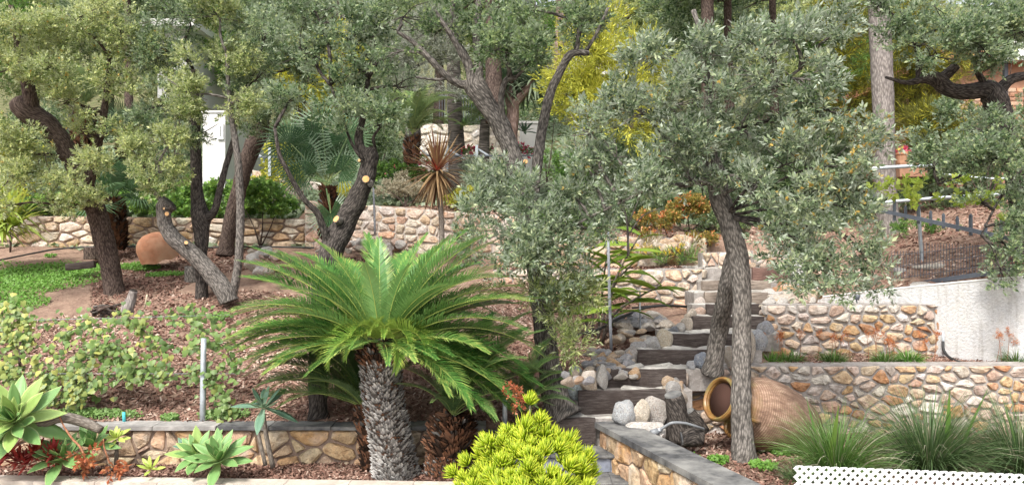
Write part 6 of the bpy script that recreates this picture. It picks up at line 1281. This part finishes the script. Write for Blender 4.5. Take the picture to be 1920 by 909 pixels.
for px, up_, dn in [(1637, 26, 22), (1655, 16, 6), (1677, 26, 14), (1698, 16, 8), (1722, 24, 10), (1745, 16, 8), (1769, 16, 8), (1795, 16, 8), (1820, 26, 10), (1848, 14, 8), (1877, 26, 12), (1905, 20, 10)]:
    s = (px - F0[0]) / (F1[0] - F0[0]); yy = 389 + 63 * s; Y = F0[1] + (F1[1] - F0[1]) * s; a_ = P(px, yy + dn, Y - .03); b_ = P(px, yy - up_, Y - .03)
    w_ = .045 if up_ > 20 else .034; sp_ = bar(a_, b_, .02, w_, 'metal_fence', fc, 'spike')
    V = [b_ + Vector((-w_ / 2, -.01, 0)), b_ + Vector((w_ / 2, -.01, 0)), b_ + Vector((w_ / 2, .01, 0)), b_ + Vector((-w_ / 2, .01, 0)), b_ + Vector((0, -.01, .03)), b_ + Vector((0, .01, .03))]
    obj('spike_tip', V, [(0, 1, 4), (2, 3, 5), (1, 2, 5, 4), (3, 0, 4, 5)], 'metal_fence', fc)
for k in range(46):
    s = .16 + .84 * k / 45; a_ = fpt(s, 546, 502); b_ = fpt(s, 470, 470) if s < .35 else fpt(s, 470 - 20, 462)
    tube('wire', [(a_, .0035), (b_, .0035)], 'metal_dark', fc, 4, smooth=False)
for k, (u0, u1) in enumerate([(485, 452), (507, 470), (530, 488)]):
    tube('wire', [(fpt(.16, u0, u1), .004), (fpt(1, u0, u1), .004)], 'metal_dark', fc, 4, smooth=False)
bar(P(1729, 500, 9.8), P(1722, 392, 9.8), .03, .04, 'metal_galv', fc, 'support_post')
for k, (L_, lb) in enumerate([([(1610, 318, 10.4, 7), (1700, 312, 10.2, 7), (1762, 311, 10.1, 7)], 'upper pale grey pipe rail behind the spiked railing'), ([(1622, 382, 10.3, 7), (1700, 376, 10.1, 7), (1780, 370, 9.9, 7), (1925, 362, 9.5, 7)], 'lower pale grey pipe rail carrying the grape vine'), ([(1755, 325, 10.5, 4), (1860, 335, 10.2, 4), (1920, 330, 10, 4)], 'thin white cable stretched behind the right oak')]):
    o = tube('pipe_rail', pts_px(L_), 'metal_galv', None, 8); setp(o, lb, 'rail')
t = thing('flower_pot', 'small terracotta pot with magenta flowers on a ledge behind the pine trunk', 'flower pot', P(1690, 303, 12)); b = P(1690, 306, 12)
V = []; 
for z, rr in ((0, .07), (.13, .1), (.13, .11), (.17, .11), (.17, .09)):
    for k in range(20): V.append(b + Vector((rr * math.cos(k * .31416), rr * math.sin(k * .31416), z)))
obj('pot', V, [(i * 20 + k, i * 20 + (k + 1) % 20, (i + 1) * 20 + (k + 1) % 20, (i + 1) * 20 + k) for i in range(4) for k in range(20)] + [tuple(range(80, 100))], 'terracotta', t); foliage('blossom', t, [(1688, 283, 12, 9, 7)], 'small', 'flower_pink', 1.2, 3, tint0=.6)
v, f = box_vf(X(1670, 12.2), X(1720, 12.2), 11.9, 12.3, P(0, 306, 12).z - .22, P(0, 306, 12).z - .003); setp(obj('stone_ledge', v, f, 'brick_wall'), 'low terracotta-coloured ledge under the magenta flower pot', 'ledge')
# scissor-braced white rail on the terrace, black grille, railing left
def rail(label, px0, px1, Y, ytop, ybot, step, mat, brace=True):
    t = thing('railing', label, 'railing', P(px0, ybot, Y)); k = 0
    bar(P(px0, ytop + 10, Y), P(px1, ytop + 10, Y), .025, .025, 'metal_dark', t, 'rail')
    x_ = px0
    while x_ < px1:
        bar(P(x_, ybot, Y), P(x_, ytop - 10, Y), .05, .05, mat, t, 'post')
        if brace and x_ + step <= px1 + 1:
            m_ = x_ + step / 2
            bar(P(x_, ytop + 6, Y + .03), P(x_ - 16 if x_ > px0 else x_ + 1, ytop + 16, Y + .03), .02, .03, mat, t, 'brace')
            bar(P(x_, ytop - 4, Y + .03), P(x_ + 26, ytop + 12, Y + .03), .02, .03, mat, t, 'brace'); bar(P(x_ + 26, ytop + 12, Y + .05), P(x_ + step - 12, ytop + 20, Y + .05), .02, .03, mat, t, 'brace')
        x_ += step
    return t
bush('shrub', 'small magenta-flowered plant at the left end of the braced railing', 'shrub', [(772, 296, 13.9, 14, 12), (800, 300, 13.9, 10, 8)], 'small', 'leaf_ivy', 221, .8, .5, ('flower_pink', .3, .06))
rail('pale grey braced railing above the flower terrace behind the cordyline', 782, 1000, 14.0, 282, 322, 56, 'metal_galv')
rail('white-grey rail glimpsed left of the fan palm', 470, 530, 14.0, 285, 330, 36, 'metal_galv')
t = thing('railing', 'black vertical-bar grille high behind the smooth palm trunk', 'railing', P(860, 228, 17))
for k in range(16): bar(P(824 + k * 5, 226, 17), P(824 + k * 5, 178, 17), .012, .018, 'metal_dark', t, 'bar')
bar(P(822, 180, 17), P(904, 180, 17), .03, .03, 'metal_dark', t, 'rail')
stone_wall('stone_wall', 'whitish stone wall high behind the young date palm', (X(770, 16.5), 16.5), (X(1000, 16.2), 16.2), P(0, 232, 16.5).z, P(0, 236, 16.2).z, P(0, 300, 16.5).z, P(0, 300, 16.2).z, .3, .3, .22, .03, [(.78, .73, .66), (.8, .76, .7), (.74, .66, .56)], 'mortar_pale', 71, .03)
stone_wall('stone_wall', 'pale low wall on the hillside left of the fan palm', (X(470, 15), 15.0), (X(610, 15), 15.0), P(0, 318, 15).z, P(0, 345, 15).z, P(0, 372, 15).z, P(0, 372, 15).z, .3, .25, .16, .03, PAL_PALE, 'mortar_pale', 72, .03)
# houses
def window(parent, x0, x1, y, z0, z1):
    v, f = box_vf(x0, x1, y - .04, y + .02, z0, z1); fr = obj('window', v, f, 'plastic_white', parent)
    v, f = box_vf(x0 + .06, x1 - .06, y - .05, y - .042, z0 + .06, z1 - .06); obj('pane', v, f, 'glass_dark', fr)
def house(label, x0, x1, y, ytop, ybot, dep, mat, seed, wins=()):
    A_, B_ = P(x0, ytop, y), P(x1, ybot, y); t = thing('house', label, 'house', (A_.x, y, B_.z))
    v, f = box_vf(A_.x, B_.x, y, y + dep, B_.z - 1, A_.z); obj('wall', v, f, mat, t)
    oh = .02 if seed in (1, 3) else .3; v, f = box_vf(A_.x - oh, B_.x + oh, y - oh, y + dep + oh, A_.z + .003, A_.z + (.05 if seed in (1, 3) else .18)); obj('roof', v, f, 'roof_tile' if mat == 'brick_wall' else 'house_white', t)
    for a_, b_, c_, d_ in wins: p, q = P(a_, c_, y), P(b_, d_, y); window(t, p.x, q.x, y, q.z, p.z)
    return t
house('white house wall seen between the left oak trunks', 380, 422, 16.5, 212, 330, 3, 'house_white', 1, [(409, 420, 232, 262)])
house('white building far up the slope at the upper left', 296, 352, 19.5, 55, 110, 4, 'house_white', 2)
house('small white garden building behind the dragon tree', 975, 1012, 15.5, 232, 285, 1.5, 'house_white', 3)
house('white block glimpsed at the top centre beside the pinkish trunk', 1062, 1180, 24, -10, 80, 4, 'house_white', 4, [(1090, 1110, 20, 50)])
bh = house('terracotta brick house with a dark eave at the right edge', 1775, 2050, 14.6, 120, 330, 4, 'brick_wall', 5)
r = random.Random(3); A_ = P(1770, 165, 14.6); zt = A_.z
for j in range(16):
    for i in range(9):
        x0 = A_.x + .02 + i * .27 + (.13 if j % 2 else 0); z0 = P(0, 290, 14.6).z + j * .085
        if z0 > zt: break
        v, f = box_vf(x0, x0 + .255, 14.575, 14.61, z0, z0 + .072); o = obj('brick', v, f, 'stone', bh, color=r.choice([(.55, .3, .18), (.5, .3, .2), (.42, .24, .16), (.55, .38, .27)]))
t = thing('awning', 'pale blue-white awning roof at the upper right edge', 'awning', P(1900, 95, 13)); v = [P(1868, 85, 13), P(1990, 60, 12.5), P(1990, 100, 12.3), P(1868, 110, 12.8)]; v += [q - Vector((0, 0, .06)) for q in v]; obj('canopy', v, [(0, 1, 2, 3), (7, 6, 5, 4), (0, 4, 5, 1), (1, 5, 6, 2), (2, 6, 7, 3), (3, 7, 4, 0)], 'house_white', t); bar(P(1885, 300, 12.9), P(1885, 100, 12.9), .06, .06, 'metal_dark', t, 'post')
bush('shrub', 'leafy shrub screening the brick house under the horizontal limb', 'shrub', [(1800, 200, 11.5, 44, 34), (1850, 240, 11.3, 44, 40), (1910, 230, 11.2, 44, 44, .8), (1780, 280, 11.4, 44, 30), (1900, 100, 11.8, 60, 26, .7)], 'bush', 'leaf_oak', 222, .9, .5)
bush('shrub', 'leafy shrub below the white building at upper left', 'shrub', [(330, 105, 14.5, 34, 30, .7), (300, 130, 14.5, 40, 30), (340, 160, 14.4, 40, 30)], 'bush', 'leaf_light', 223, .8, .55)
# ------------------------------------------------------------------ white lattice
lt = thing('lattice_fence', 'white plastic lattice panel in the lower right corner', 'lattice', (2.1, 5.4, -.4))
Lx0, Lx1 = P(1491, 872, 5.5), P(1990, 893, 5.25); e_ = (Lx1 - Lx0); e_.z = 0; Ll = e_.length; eu_ = e_ / Ll; z1 = Lx0.z; zbot = -.1; st_ = .06; sw = .021; n_ = Vector((eu_.y, -eu_.x, 0)); Hh = z1 - zbot
for dr_ in (1, -1):
    k = -int(Hh / st_) - 2
    while k * st_ < Ll + Hh + .1:
        # diagonal strip: s = s0 + dr*z
        s0 = k * st_; za, zb_ = 0, Hh
        sa, sb = (s0, s0 + Hh) if dr_ == 1 else (s0, s0 - Hh)
        # clip to 0..Ll
        def at(z): return s0 + dr_ * z
        lo, hi = 0.0, Hh
        if dr_ == 1: lo = max(lo, -s0); hi = min(hi, Ll - s0)
        else: hi = min(hi, s0); lo = max(lo, s0 - Ll)
        if hi - lo > .01:
            off = n_ * (.004 if dr_ == 1 else -.0045); base_ = Vector((Lx0.x, Lx0.y, zbot)); hw = sw * .7071
            V = []
            for th in (-.004, .004):
                for z_, sg_ in ((lo, -1), (lo, 1), (hi, 1), (hi, -1)): V.append(base_ + eu_ * (at(z_) + sg_ * hw) + Vector((0, 0, z_)) + off + n_ * th)
            obj('slat', V, [(0, 1, 2, 3), (7, 6, 5, 4), (0, 4, 5, 1), (1, 5, 6, 2), (2, 6, 7, 3), (3, 7, 4, 0)], 'plastic_white', lt)
        k += 1
# ------------------------------------------------------------------ mulch, clover, weeds
def chips(name, label, xr, yr, n, seed, size=.03, test=None, tint=(0.45, .25), mat='chip', cat='mulch'):
    r = np.random.default_rng(seed); x_ = r.uniform(*xr, n); y_ = r.uniform(yr[0] ** .5, yr[1] ** .5, n) ** 2; m_ = test(x_, y_); x_, y_ = x_[m_], y_[m_]; n = len(x_)
    e_ = .04; gx = (gz(x_ + e_, y_) - gz(x_ - e_, y_)) / (2 * e_); gy = (gz(x_, y_ + e_) - gz(x_, y_ - e_)) / (2 * e_)
    ok = (abs(gx) < .8) & (abs(gy) < .8); x_, y_, gx, gy = x_[ok], y_[ok], gx[ok], gy[ok]; n = len(x_)
    nz = np.array([noise.noise(Vector((a_ * 1.3, b_ * 1.3, 0))) * .05 + noise.noise(Vector((a_ * 5, b_ * 5, 3))) * .015 for a_, b_ in zip(x_, y_)])
    pos = np.stack([x_, y_, gz(x_, y_) + nz + r.uniform(.001, .02, n)], 1); N = nrmz(np.stack([-gx, -gy, np.ones(n)], 1) + r.normal(0, .45, (n, 3)))
    d = nrmz(np.cross(N, r.normal(size=(n, 3)))); s = np.cross(N, d); L = (size * r.uniform(.5, 1.6, n))[:, None]; W = L * r.uniform(.18, .5, n)[:, None]
    V = np.stack([pos - d * L / 2 - s * W / 2, pos + d * L / 2 - s * W * .3, pos + d * L * .5 + s * W / 2, pos - d * L / 2 + s * W * .4], 1)
    cl = np.array([noise.noise(Vector((a_ * .9, b_ * .9, 7))) for a_, b_ in zip(x_, y_)]) * .42
    o = quads(name, V, tint[0] + cl + r.normal(0, tint[1], n), mat, None); setp(o, label, cat); return o
def pxof(x_, y_): return 960 + F * x_ / y_
bare = lambda x_, y_: np.array([noise.noise(Vector((a_ * .7, b_ * .7, 2))) for a_, b_ in zip(x_, y_)])
lw_ = lambda x_, y_: (x_ < np.interp(y_, *LX)) & (pxof(x_, y_) > -60)
chips('wood_chips', 'reddish brown wood chip mulch covering the left slope', (-9, 2.6), (7.1, 12.9), 120000, 1, .042, lambda x_, y_: lw_(x_, y_) & ((bare(x_, y_) > -.12) | (y_ < 9)) & ~((pxof(x_, y_) < 170) & (y_ > 9.6)))
chips('wood_chips', 'dark wood chips in the narrow front bed by the kerb', (-5.2, -.12), (6.34, 6.95), 16000, 2, .036, lambda x_, y_: x_ < 0, (.35, .25))
chips('wood_chips', 'wood chips and dry leaves around the amphora and forked oak', (1.0, 6), (4.4, 7.7), 34000, 3, .036, lambda x_, y_: x_ > np.interp(y_, *RX) + .05, (.42, .27))
chips('wood_chips', 'thin mulch on the upper bed in front of the upper wall', (2, 6.5), (7.9, 8.7), 9000, 4, .03, lambda x_, y_: x_ > np.interp(y_, *RX), (.42, .25))
chips('wood_chips', 'sparse chips on the bare slope behind the railing', (3.6, 12), (8.3, 13), 26000, 5, .045, lambda x_, y_: y_ > 10.3 - 2.3 * (x_ - 3.71) / 1.62 + .25, (.5, .22))
chips('wood_chips', 'fine pale litter on the terrace above the short wall', (.0, 3), (9.9, 11.2), 8000, 6, .03, lambda x_, y_: pxof(x_, y_) > 930, (.6, .22))
def ground_leaves(label, blobs, n, mat, seed, s=.03, name='clover', up=.5, tint=.5):
    r = np.random.default_rng(seed); P_ = []
    for px, Y, rx, ry, wgt in blobs:
        m_ = int(n * wgt); a_ = r.uniform(0, 2 * math.pi, m_); q = r.uniform(0, 1, m_) ** .6; P_.append(np.stack([X(px, Y) + np.cos(a_) * q * rx, Y + np.sin(a_) * q * ry], 1))
    P_ = np.concatenate(P_); x_, y_ = P_[:, 0], P_[:, 1]; n = len(x_); nz = np.array([noise.noise(Vector((a_ * 1.3, b_ * 1.3, 0))) * .05 for a_, b_ in zip(x_, y_)])
    pos = np.stack([x_, y_, gz(x_, y_) + nz + r.uniform(.01, .06, n)], 1); N = nrmz(np.array([0, -.5, up]) + r.normal(0, .5, (n, 3))); d = nrmz(np.cross(N, r.normal(size=(n, 3)))); q = np.cross(N, d); L = (s * r.uniform(.6, 1.3, n))[:, None]
    V = np.stack([pos - d * L / 2, pos + q * L * .45, pos + d * L / 2, pos - q * L * .45], 1); o = quads(name, V, r.normal(tint, .2, n), mat, None); setp(o, label, 'ground cover'); return o
ground_leaves('green undergrowth covering the hillside behind the walls', [(px_, Y_, 2.2, 1.8, 1 / 48) for px_ in range(-100, 2100, 190) for Y_ in (14.6, 17, 20, 24)], 90000, 'leaf_dark', 9, .11, 'undergrowth', .6, .62)
ground_leaves('bright green clover patch on the left of the mulch slope', [(60, 11.0, 1.0, .75, .4), (-30, 10.6, 1.0, .9, .3), (130, 11.5, .5, .4, .1), (20, 10.0, .5, .3, .12), (190, 11.7, .3, .15, .03), (-60, 11.4, .8, .5, .1)], 12000, 'leaf_clover', 1)
ground_leaves('small green tufts around the terracotta jar', [(262, 11.6, .3, .22, .4), (310, 11.2, .3, .1, .25), (405, 11.0, .12, .08, .1), (95, 12.3, .1, .06, .05), (415, 9.6, .1, .1, .1)], 2600, 'leaf_clover', 2, name='weeds')
ground_leaves('small weeds along the foot of the slope behind the wall cap', [(200, 7.2, .35, .06, .3), (320, 7.15, .08, .05, .15), (420, 7.2, .25, .1, .3), (150, 7.2, .2, .06, .2)], 2200, 'leaf_ivy', 3, .025, 'weeds')
ground_leaves('little green weeds in the amphora bed', [(1300, 6.6, .06, .05, .2), (1345, 6.55, .09, .06, .3), (1430, 6.4, .12, .08, .15), (1290, 6.75, .05, .04, .1), (1460, 6.9, .1, .05, .1)], 1500, 'leaf_clover', 4, .03, 'weeds')
